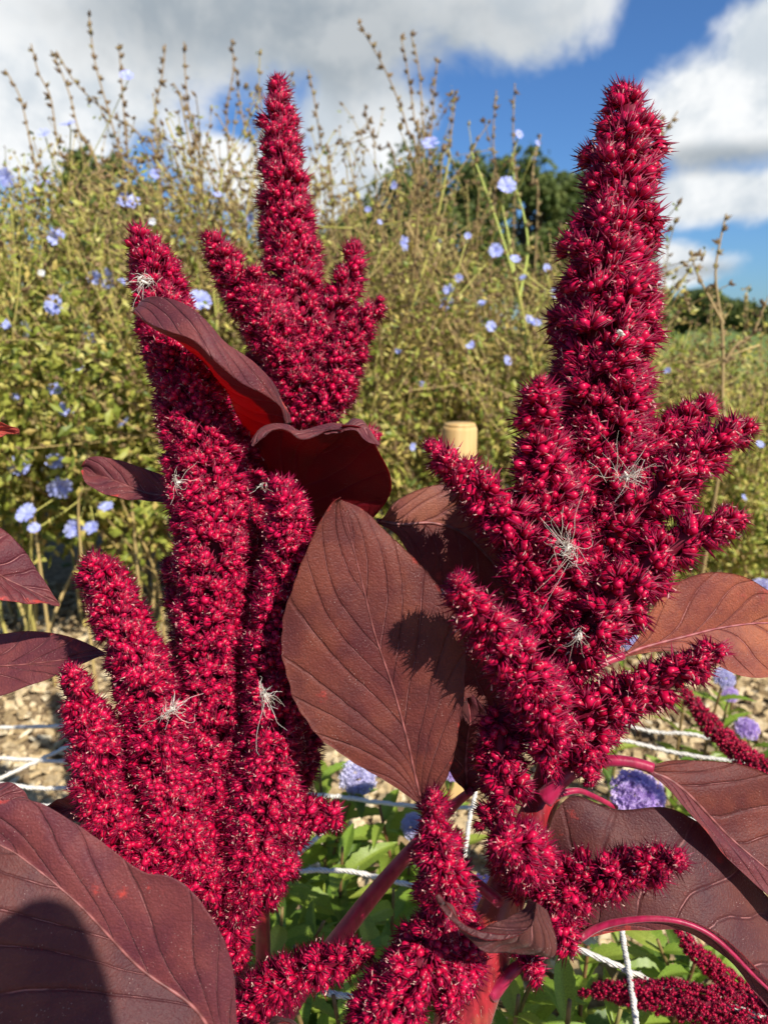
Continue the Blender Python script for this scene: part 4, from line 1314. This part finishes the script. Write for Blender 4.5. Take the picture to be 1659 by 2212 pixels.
# brown leaf behind the left arm
RP.leaf(Z([(815, 1122), (860, 1080), (930, 1050), (1000, 1046), (1080, 1056), (1140, 1085), (1190, 1150), (1215, 1260)], (.452, .50)),
        Z([(815, 1126), (870, 1133), (935, 1130), (1000, 1152), (1060, 1210), (1110, 1270), (1160, 1310), (1215, 1290)], (.458, .495)),
        Z([(815, 1130), (870, 1165), (905, 1270), (945, 1410), (1000, 1530), (1085, 1560), (1165, 1450), (1215, 1300)], (.458, .475)),
        [M['leaf_sunlit'], M['leaf'], M['leaf_under']], midrib=M['midrib'], rib_r=.0012, seed=5, veins=7, fold=.001, label='brown leaf half shaded behind the left arm', **LK)
# bronze leaf
RP.leaf(Z([(1345, 1415), (1385, 1370), (1402, 1330), (1430, 1285), (1475, 1252), (1530, 1236), (1600, 1243), (1659, 1275), (1730, 1330), (1790, 1400)], (.44, .46)),
        Z([(1345, 1417), (1400, 1396), (1480, 1375), (1570, 1355), (1659, 1346), (1730, 1360), (1790, 1402)], (.44, .465)),
        Z([(1345, 1420), (1420, 1408), (1490, 1412), (1550, 1438), (1600, 1460), (1659, 1463), (1730, 1448), (1790, 1405)], (.44, .455)),
        [M['leaf_orange'], M['leaf_orange'], M['leaf_under']], midrib=M['midrib_pink'], rib_r=.0011, seed=7, veins=7, fold=.0015, quilt=.0007, label='sunlit bronze orange leaf', **LK)
RP.tubepart('petiole', Z([(1345, 1417), (1310, 1430), (1270, 1455), (1235, 1490)], (.44, .43)), [9, 8, 9, 11], M['petiole'], 20, 8)
# right brown leaf with its arching stalk
RP.leaf(Z([(1405, 1655), (1450, 1643), (1520, 1643), (1590, 1650), (1659, 1675), (1740, 1730), (1800, 1820), (1830, 1930)], (.402, .42)),
        Z([(1405, 1660), (1460, 1690), (1530, 1755), (1600, 1825), (1659, 1880), (1720, 1930), (1780, 1955), (1830, 1936)], (.40, .398)),
        Z([(1405, 1665), (1445, 1705), (1500, 1772), (1570, 1850), (1659, 1935), (1720, 1985), (1790, 1990), (1830, 1942)], (.398, .390)),
        [M['leaf'], M['leaf_purple'], M['leaf_under']], midrib=M['midrib'], rib_r=.0010, seed=9, veins=6, fold=.0025, label='brown leaf on an arching red stalk at the right edge', **LK)
RP.tubepart('petiole', Z([(1410, 1660), (1370, 1648), (1320, 1643), (1270, 1650), (1220, 1680), (1175, 1725)], (.40, .41)), [12, 12, 13, 14, 17, 22], M['petiole'], 40, 10)
# big dark leaf at lower right
RP.leaf(Z([(1250, 2016), (1215, 1930), (1186, 1850), (1190, 1780), (1215, 1735), (1250, 1720), (1330, 1748), (1430, 1742), (1500, 1772), (1565, 1815), (1615, 1880), (1659, 1935), (1760, 2050), (1820, 2180)], (.412, .412)),
        Z([(1250, 2022), (1320, 2000), (1400, 1990), (1480, 2000), (1560, 2042), (1659, 2135), (1740, 2200), (1820, 2185)], (.40, .37)),
        Z([(1250, 2028), (1320, 2010), (1400, 2003), (1480, 2018), (1560, 2068), (1640, 2150), (1740, 2250), (1820, 2190)], (.405, .38)),
        [M['leaf_dark'], M['leaf_purple'], M['leaf_under']], midrib=M['petiole'], rib_r=.0022, seed=11, veins=7, fold=.0, bulge=-.004, quilt=.0008, label='large dark leaf curving over a red midrib', **LK)
RP.tubepart('petiole', Z([(1255, 2022), (1215, 2040), (1165, 2065), (1110, 2095), (1060, 2150)], (.405, .40)), [12, 11, 12, 14, 18], M['petiole'], 24, 9)
RP.tubepart('petiole', Z([(1330, 1745), (1285, 1722), (1245, 1708), (1190, 1720)], (.43, .415)), [6, 6, 7, 9], M['petiole'], 20, 8)
# small curled leaf at the bottom
RP.leaf(Z([(1140, 1942), (1118, 1968), (1085, 1990), (1040, 2002), (995, 1985), (965, 1955), (945, 1932)], (.338, .338)),
        Z([(1160, 1950), (1150, 2000), (1110, 2022), (1050, 2022), (1000, 2003), (965, 1968), (945, 1934)], (.330, .330)),
        Z([(1178, 1965), (1196, 2030), (1188, 2070), (1130, 2068), (1060, 2052), (995, 2012), (945, 1937)], (.345, .335)),
        [M['leaf_dark'], M['leaf_dark'], M['leaf_under']], midrib=None, seed=13, veins=9, fold=0, bulge=-.002, quilt=.0008, label='small curled dark leaf with a red worn spot', nu=80, nv=18)
# folded leaf behind the central one and its long slanting stalk
RP.leaf(Z([(1005, 1716), (975, 1670), (950, 1600), (965, 1540), (1005, 1510)], (.45, .45)), Z([(1012, 1718), (1005, 1660), (1010, 1600), (1015, 1555), (1010, 1508)], (.46, .455)),
        Z([(1018, 1718), (1075, 1660), (1095, 1600), (1075, 1550), (1018, 1506)], (.455, .45)), [M['leaf_dark'], M['leaf_purple'], M['leaf_under']], midrib=M['midrib_pink'], seed=15, veins=6, nu=60, nv=14)

# ---- left plant
foot = P(515, 2230, .43); foot = np.array([foot[0], foot[1] + .02, 0.0])
LP = Amaranth('amaranth_plant', foot, 'red amaranth plant at left with a dense bundle of upright spikes')
LP.tubepart('stem', Z([(480, 1700), (500, 1850), (512, 1960), (516, 2060), (520, 2140), (520, 2240)], (.455, .44)), [16, 20, 20, 18, 18, 20], M['petiole'], 40, 14, .05)
lo = P(520, 2240, .44)
LP.tubepart('stem_foot', [tuple(lo + (0, 0, .004)), tuple((lo + foot) / 2), tuple(foot - (0, 0, .02))], [.0056, .0062, .007], M['stem'], 20, 14, .05, world=True)
LS = dict(clump=23, fl=21, per=7)
LP.spike(Z([(306, 508, 26), (312, 530, 40), (335, 600, 52), (365, 700, 62), (398, 800, 70), (422, 900, 76), (440, 1000, 80), (455, 1100, 82), (466, 1200, 86), (470, 1300, 86), (466, 1400, 82), (458, 1500, 76), (455, 1600, 78), (468, 1700, 86), (482, 1800, 86), (500, 1880, 78), (506, 1950, 50), (514, 2020, 32), (516, 2090, 18)], (.435, .43)), seed=21, lump=.06, **LS)
LP.spike(Z([(207, 1205, 38), (222, 1240, 48), (245, 1300, 52), (285, 1390, 58), (312, 1470, 60), (335, 1560, 66), (355, 1650, 66), (375, 1740, 70), (412, 1830, 70), (455, 1905, 56)], (.40, .42)), seed=22, lump=.08, **LS)
LP.spike(Z([(150, 1440, 8), (160, 1470, 28), (182, 1530, 42), (212, 1600, 54), (212, 1680, 54), (235, 1760, 58), (295, 1820, 60), (370, 1875, 58), (440, 1930, 40)], (.385, .42)), seed=23, lump=.08, **LS)
LP.spike(Z([(275, 1560, 20), (290, 1600, 44), (305, 1680, 52), (320, 1760, 56), (370, 1830, 56)], (.43, .44)), seed=24, **LS)
LP.spike(Z([(600, 1038, 12), (608, 1060, 32), (625, 1115, 46), (625, 1200, 50), (603, 1300, 55), (592, 1400, 60), (590, 1500, 62), (588, 1600, 66), (575, 1700, 72), (560, 1800, 76), (540, 1890, 66), (520, 1960, 40)], (.405, .425)), seed=25, lump=.08, **LS)
LP.spike(Z([(655, 1440, 14), (650, 1490, 36), (642, 1560, 42), (640, 1630, 46), (618, 1710, 52), (590, 1800, 50)], (.45, .45)), seed=26, **LS)
LP.spike(Z([(733, 1770, 6), (712, 1762, 28), (680, 1762, 38), (640, 1770, 48), (590, 1800, 56), (550, 1850, 50)], (.415, .43)), seed=27, **LS)
LP.spike(Z([(640, 1866, 8), (618, 1872, 30), (585, 1885, 46), (550, 1910, 54), (520, 1950, 40)], (.41, .425)), seed=28, **LS)
LP.spike(Z([(365, 1215, 12), (378, 1250, 26), (395, 1320, 34), (410, 1400, 40), (420, 1500, 44)], (.46, .455)), seed=29, **LS)
LP.spike(Z([(478, 860, 12), (500, 920, 34), (520, 1000, 42), (535, 1100, 50), (545, 1200, 54), (545, 1300, 54), (540, 1400, 50), (530, 1500, 50)], (.465, .455)), seed=30, **LS)
LP.spike(Z([(520, 1560, 30), (530, 1640, 50), (535, 1740, 60), (530, 1840, 60), (520, 1920, 44)], (.437, .44)), seed=31, **LS)
LP.spike(Z([(802, 2058, 6), (778, 2062, 22), (740, 2072, 32), (690, 2090, 42), (635, 2112, 47), (580, 2138, 50), (545, 2180, 52), (520, 2250, 40)], (.385, .41)), seed=32, clump=25, fl=23, per=7)
LP.spike(Z([(440, 1790, 30), (455, 1850, 50), (470, 1910, 50), (495, 1960, 36)], (.428, .435)), seed=33, **LS)
# small leaf left of the main spike
LP.leaf(Z([(392, 1062), (360, 1030), (310, 1012), (260, 994), (215, 986), (190, 992), (179, 1008)], (.462, .472)),
        Z([(392, 1070), (340, 1068), (290, 1055), (240, 1036), (205, 1024), (179, 1012)], (.462, .472)),
        Z([(392, 1078), (340, 1086), (280, 1078), (225, 1066), (190, 1045), (178, 1016)], (.455, .462)),
        [M['leaf_purple'], M['leaf_purple'], M['leaf_under']], midrib=M['midrib'], rib_r=.0007, seed=17, veins=6, nu=70, nv=16, label='small purple brown leaf crossed by a spike shadow')
# leaves entering from the left edge
LP.leaf(Z([(-120, 1150), (-60, 1100), (0, 1138), (45, 1180), (85, 1235), (130, 1304)], (.422, .425)), Z([(-120, 1190), (-50, 1210), (0, 1240), (60, 1272), (130, 1305)], (.402, .425)),
        Z([(-120, 1230), (-50, 1285), (0, 1296), (60, 1303), (130, 1307)], (.395, .42)), [M['leaf_purple'], M['leaf_purple'], M['leaf_under']], midrib=M['midrib'], rib_r=.0008, seed=19, veins=6, nu=70, nv=18, label='pointed brown leaf tip at the left edge')
LP.leaf(Z([(-140, 1420), (-60, 1375), (0, 1368), (80, 1364), (160, 1378), (228, 1406)], (.465, .447)), Z([(-140, 1440), (-60, 1440), (20, 1438), (120, 1428), (228, 1410)], (.452, .445)),
        Z([(-140, 1470), (-60, 1515), (0, 1506), (70, 1478), (145, 1446), (228, 1414)], (.44, .442)), [M['leaf_purple'], M['leaf_purple'], M['leaf_under']], midrib=M['midrib'], rib_r=.0008, seed=20, veins=6, nu=70, nv=18, label='purple leaf with a dark shadow, lower one at the left edge')
LP.leaf(Z([(-120, 900), (-60, 885), (0, 910), (42, 934)], .46), Z([(-120, 925), (-60, 925), (0, 930), (42, 936)], .465), Z([(-120, 950), (-60, 950), (0, 940), (42, 938)], .46),
        [M['leaf_red'], M['leaf_red'], M['leaf_under']], seed=23, nu=40, nv=10, label='red leaf tip at the left edge')
# large leaf in the lower left corner
LP.leaf(Z([(520, 2330), (512, 2200), (505, 2100), (480, 2020), (432, 1942), (372, 1895), (305, 1882), (215, 1820), (140, 1765), (80, 1733), (0, 1728), (-120, 1740)], (.345, .33)),
        Z([(520, 2340), (430, 2190), (300, 2095), (175, 1960), (60, 1862), (0, 1820), (-120, 1745)], (.34, .325)),
        Z([(520, 2350), (380, 2340), (200, 2330), (20, 2260), (-120, 2120), (-190, 1950), (-120, 1750)], (.325, .29)),
        [M['leaf_purple'], M['leaf_dark'], M['leaf_under']], midrib=M['midrib'], rib_r=.0010, seed=24, veins=7, nu=130, nv=34, fold=.003, quilt=.0008, vein_slope=.45, label='very large purple brown leaf filling the lower left corner', rim_serr=.006)
LP.tubepart('petiole', Z([(520, 2340), (530, 2380), (540, 2420)], (.345, .40)), [9, 10, 12], M['petiole'], 16, 8)
LP.leaf(Z([(-80, 1712), (-20, 1694), (30, 1694), (85, 1738)], .40), Z([(-80, 1740), (-20, 1730), (30, 1725), (86, 1742)], .395), Z([(-80, 1765), (-20, 1770), (30, 1765), (88, 1746)], .39),
        [M['leaf_purple'], M['leaf_purple'], M['leaf_under']], seed=25, nu=40, nv=10, label='purple leaf showing above the large corner leaf')
LP.leaf(Z([(240, 1770), (205, 1735), (165, 1715), (130, 1725), (105, 1748)], .48), Z([(240, 1775), (205, 1758), (165, 1748), (130, 1745), (105, 1750)], .485), Z([(240, 1780), (205, 1780), (165, 1775), (130, 1762), (105, 1752)], .48),
        [M['leaf_purple'], M['leaf_purple'], M['leaf_under']], seed=26, nu=40, nv=10, label='small purple leaf behind the corner leaf')
LP.leaf(Z([(660, 2300), (640, 2215), (610, 2196), (585, 2210), (570, 2290)], .36), Z([(665, 2310), (650, 2230), (615, 2205), (585, 2225), (575, 2300)], .35), Z([(670, 2320), (660, 2260), (615, 2240), (590, 2260), (580, 2310)], .35),
        [M['leaf_dark'], M['leaf_dark'], M['leaf_under']], seed=27, nu=40, nv=10, label='dark leaf tip at the bottom edge')

# ---- back plant
foot = P(560, 2150, .60); foot = np.array([foot[0], foot[1], 0.0])
BKP = Amaranth('amaranth_plant', foot, 'red amaranth plant behind with a slender pointed spike and four short arms')
BKP.tubepart('stem', [tuple(P(660, 880, .555)), tuple(P(625, 1010, .55)), tuple(P(600, 1200, .56)), tuple(P(580, 1500, .58)), tuple(P(565, 1800, .59)), tuple(foot - (0, 0, .02))], [.0045, .005, .0055, .006, .0065, .007], M['stem'], 50, 12, .05, world=True)
BS = dict(clump=23, fl=21, per=7)
BKP.spike(Z([(598, 166, 5), (599, 190, 20), (602, 240, 32), (606, 300, 42), (613, 400, 50), (622, 480, 54), (632, 560, 58), (640, 640, 62), (642, 720, 68), (650, 800, 72), (660, 870, 60), (660, 930, 40)], (.555, .55)), seed=41, lump=.08, **BS)
BKP.spike(Z([(448, 506, 5), (460, 528, 22), (482, 560, 34), (516, 612, 42), (556, 665, 50), (592, 725, 56), (620, 790, 50), (645, 860, 36)], (.52, .545)), seed=42, **BS)
BKP.spike(Z([(547, 583, 6), (552, 605, 24), (566, 645, 36), (590, 700, 46), (612, 770, 46)], (.52, .54)), seed=43, **BS)
BKP.spike(Z([(771, 526, 5), (766, 550, 22), (757, 585, 30), (740, 640, 38), (716, 700, 42), (690, 770, 44), (670, 850, 36)], (.545, .55)), seed=44, **BS)
BKP.spike(Z([(824, 646, 5), (810, 664, 20), (788, 695, 30), (752, 745, 44), (725, 800, 52), (700, 860, 56), (675, 915, 40)], (.53, .545)), seed=45, **BS)
BKP.spike(Z([(818, 940, 6), (806, 946, 18), (780, 950, 22), (730, 945, 22), (670, 930, 20)], (.55, .555)), seed=46, **BS)
BKP.spike(Z([(540, 770, 10), (565, 830, 34), (585, 890, 40), (600, 950, 36)], (.55, .555)), seed=47, **BS)
BKP.spike(Z([(535, 900, 10), (545, 960, 22), (555, 1020, 26), (575, 1080, 26), (590, 1130, 20)], (.54, .555)), seed=48, **BS)
# arching leaf in front of the left spike
def ZL(pts, ds):
    return [(x, y, d) for (x, y), d in zip(pts, ds)]
BKP.leaf(ZL([(628, 912), (622, 880), (600, 838), (552, 785), (495, 745), (452, 698), (395, 655), (335, 642), (300, 650), (290, 668)], [.43, .42, .405, .392, .385, .383, .386, .392, .398, .402]),
         ZL([(618, 918), (606, 880), (572, 852), (520, 826), (470, 782), (422, 738), (370, 719), (330, 702), (300, 682), (290, 672)], [.42, .408, .395, .385, .377, .375, .378, .384, .39, .393]),
         ZL([(545, 955), (520, 905), (490, 855), (455, 805), (425, 768), (380, 738), (335, 714), (302, 690), (290, 675)], [.47, .455, .44, .43, .42, .412, .408, .408, .41]),
         [M['leaf_purple'], M['leaf_under'], M['leaf_under']], midrib=None, seed=28, veins=8, nu=100, nv=20, label='arching leaf with a lit top and dark red underside')
BKP.tubepart('petiole', Z([(560, 948), (562, 930), (548, 890), (530, 850)], (.485, .48)), [7, 8, 7, 5], M['petiole'], 20, 8)
BKP.tubepart('petiole', Z([(560, 945), (575, 1010), (600, 1080)], (.485, .55)), [8, 8, 9], M['petiole'], 20, 8)
# drooping dark leaf seen from below
BKP.leaf(Z([(590, 1240), (572, 1150), (558, 1050), (546, 985), (556, 950), (582, 930), (640, 938), (700, 930), (738, 922)], (.50, .40)),
         Z([(600, 1240), (600, 1160), (630, 1100), (650, 1060), (668, 1010), (690, 975), (715, 955), (738, 940)], (.50, .43)),
         Z([(610, 1240), (660, 1180), (740, 1160), (800, 1125), (842, 1070), (845, 1025), (820, 975), (785, 938), (738, 922)], (.50, .40)),
         [M['leaf_under'], M['leaf_under'], M['leaf_purple']], midrib=None, seed=29, veins=6, nu=90, nv=24, fold=-.002, label='dark red drooping leaf seen from its shaded side')
# its lit curled rim
BKP.leaf(Z([(738, 926), (700, 934), (650, 942), (600, 930), (565, 940), (548, 965)], (.402, .405)), Z([(740, 921), (700, 926), (650, 934), (600, 922), (562, 932), (545, 960)], (.408, .41)),
         Z([(742, 917), (700, 920), (650, 929), (600, 917), (560, 926), (543, 955)], (.416, .418)), [M['leaf_purple'], M['leaf_purple'], M['leaf_under']], seed=30, nu=50, nv=6, wave=.0004, quilt=.0002, label='lit curled rim of the drooping leaf')
BKP.leaf(Z([(700, 932), (730, 935), (765, 932), (800, 950), (815, 965)], (.402, .405)), Z([(705, 928), (735, 922), (765, 916), (795, 932), (815, 962)], (.41, .412)),
         Z([(712, 924), (740, 914), (765, 905), (795, 920), (816, 958)], (.42, .418)), [M['leaf_purple'], M['leaf_purple'], M['leaf_under']], seed=31, nu=50, nv=6, wave=.0004, quilt=.0002, label='lit fold at the right end of the drooping leaf')
# small pinkish curled leaf
BKP.leaf(Z([(540, 1000), (515, 985), (495, 960), (490, 935), (500, 925)], .47), Z([(542, 998), (525, 975), (512, 955), (502, 938), (502, 924)], .462), Z([(545, 995), (535, 970), (525, 945), (515, 930), (504, 923)], .47),
         [M['midrib_pink'], M['leaf_purple'], M['leaf_under']], seed=32, nu=40, nv=10, label='small pinkish curled leaf')
# long slanting stalk of the folded leaf
BKP.tubepart('petiole', Z([(1018, 1708), (985, 1735), (940, 1785), (890, 1835), (800, 1940), (715, 2050), (640, 2150), (590, 2240)], (.455, .50)), [9, 12, 15, 18, 20, 22, 23, 24], M['petiole'], 60, 12)

for pl in (RP, LP, BKP):
    pl.finish()

# ---- amaranth with thin hanging tassels behind, at right
foot = G(1680, 2050); foot = np.array([foot[0] + .06, foot[1], 0])
TP = Amaranth('tassel_amaranth', foot, 'amaranth with thin drooping velvety red tassels behind at lower right', 'tassel amaranth', 120)
TS = dict(clump=10, fl=7, per=5)
TP.spike(Z([(1476, 1490, 8), (1500, 1525, 18), (1545, 1580, 22), (1600, 1628, 24), (1659, 1665, 24), (1720, 1690, 20)], (.70, .68)), seed=61, **TS)
TP.spike(Z([(1455, 1990, 8), (1490, 2045, 18), (1540, 2090, 22), (1590, 2135, 24), (1659, 2180, 22)], (.60, .58)), seed=62, **TS)
TP.spike(Z([(1250, 2145, 8), (1310, 2140, 20), (1400, 2150, 30), (1500, 2165, 38), (1600, 2195, 44), (1720, 2240, 44)], (.57, .53)), seed=63, **TS)
TP.tubepart('stem', [tuple(P(1720, 1690, .68)), tuple(P(1780, 1900, .66)), tuple(P(1790, 2200, .62)), tuple(foot - (0, 0, .02))], [.004, .005, .006, .006], M['stem'], 30, 8, 0, world=True)
TP.tubepart('side_stem', [tuple(P(1659, 2180, .58)), tuple(P(1720, 2215, .575)), tuple(P(1785, 2190, .62))], [.003, .003, .003], M['stem'], 20, 8, 0, world=True)
TP.tubepart('side_stem', [tuple(P(1720, 2240, .53)), tuple(P(1760, 2260, .56)), tuple(P(1790, 2230, .615))], [.004, .004, .004], M['stem'], 20, 8, 0, world=True)
TP.finish()

# ---- added unseen plant; its leaf stands in for a hand shading the corner leaf
def shadow_plant():
    tgt = P(10, 2340, .31)
    c = tgt + SUN * .56
    foot = np.array([c[0] + .16, c[1] - .10, 0.0])
    NP = Amaranth('amaranth_plant', foot, 'amaranth plant standing beside the camera, outside the picture')
    top = np.array([foot[0], foot[1], c[2] + .10])
    NP.tubepart('stem', [tuple(foot - (0, 0, .02)), tuple((foot + top) / 2 + (.01, 0, 0)), tuple(top)], [.009, .008, .005], M['stem'], 24, 12, .05, world=True)
    u = nrm(np.array([-.75, .25, -.35])); w = nrm(np.cross(u, SUN)); 
    L, Wd = .17, .066
    prof = [(0, .02), (.12, .45), (.3, .9), (.5, 1.0), (.7, .85), (.88, .45), (1, .02)]
    A = [c + u * L * (t - .5) + w * Wd * k for t, k in prof]
    B = [c + u * L * (t - .5) - w * Wd * k for t, k in prof]
    Mi = [c + u * L * (t - .5) - SUN * .004 for t, k in prof]
    leaf_sheet('leaf', NP.e, foot, A, Mi, B, [M['leaf'], M['leaf'], M['leaf_under']], world=True, nu=60, nv=14, seed=77)
    NP.tubepart('petiole', [tuple(Mi[0]), tuple((Mi[0] + top) / 2 + (0, 0, .02)), tuple(top)], [.002, .002, .003], M['petiole'], 16, 8, 0, world=True)
shadow_plant()

# ------------------------------------------------------------------ pale thread tufts caught on the spikes
def tuft(px, py, d, r, n, label, seed, long=1.0):
    rng = np.random.default_rng(seed)
    c = P(px, py, d)
    s = r * d / F_PX
    mb = MB()
    spine = nrm(rng.normal(size=3) * np.array([1, .3, 1]))
    fan = nrm(np.cross(spine, CF) + rng.normal(0, .4, 3))
    for k in range(int(n * 2.2)):
        a = nrm(spine * rng.normal(.7, .45) + fan * rng.normal(.15, .4) + rng.normal(0, .22, 3) * np.array([1, .4, 1]))
        p0 = c + spine * rng.normal(-.15, .35) * s + fan * rng.normal(0, .12) * s + rng.normal(0, .04, 3) * s
        L = s * rng.gamma(2.2, .26) * long
        bend = rng.normal(0, .9, 3) * L
        pts = spline([p0, p0 + a * L * .4 + bend * .35 - CF * .002, p0 + a * L * .8 + bend * .5, p0 + a * L + bend * rng.uniform(.2, 1.2)], 12)
        tube(mb, pts, np.linspace(.00017, .00008, 12), 3, 0, rng.random(), cap=False)
    for k in range(3):
        a = nrm(rng.normal(size=3)); p0 = c + rng.normal(0, .1, 3) * s
        tube(mb, spline([p0 - a * s * .25, p0 + rng.normal(0, .05, 3) * s, p0 + a * s * .25], 6), [.0002, .0006, .0008, .0008, .0005, .0001], 5, 0, .8)
    o = mb.build('thread_tuft', M['fluff'], None, c)
    tag(o, label, 'fluff', 'pale thread tufts')
tuft(372, 1532, .374, 26, 26, 'white thread tuft between the two left arms', 1)
tuft(573, 1500, .372, 30, 30, 'white thread tuft beside the big central leaf', 2)
tuft(1350, 1032, .392, 44, 26, 'pale tangle of threads at the right arm junction', 3)
tuft(1228, 1185, .385, 48, 34, 'largest pale tangle of threads in the middle of the right plant', 4)
tuft(312, 608, .405, 36, 18, 'pale threads near the tip of the left main spike', 5)
tuft(384, 1042, .40, 24, 16, 'pale threads left of the main spike beside the small leaf', 6)
tuft(1248, 1375, .36, 36, 7, 'few loose pale threads low on the right plant', 7, 1.4)
tuft(566, 1048, .38, 14, 8, 'tiny pale tuft on the inner spike tip', 8)
tuft(1338, 720, .405, 30, 3, 'single pale fibres on the tallest spike', 9, 1.3)
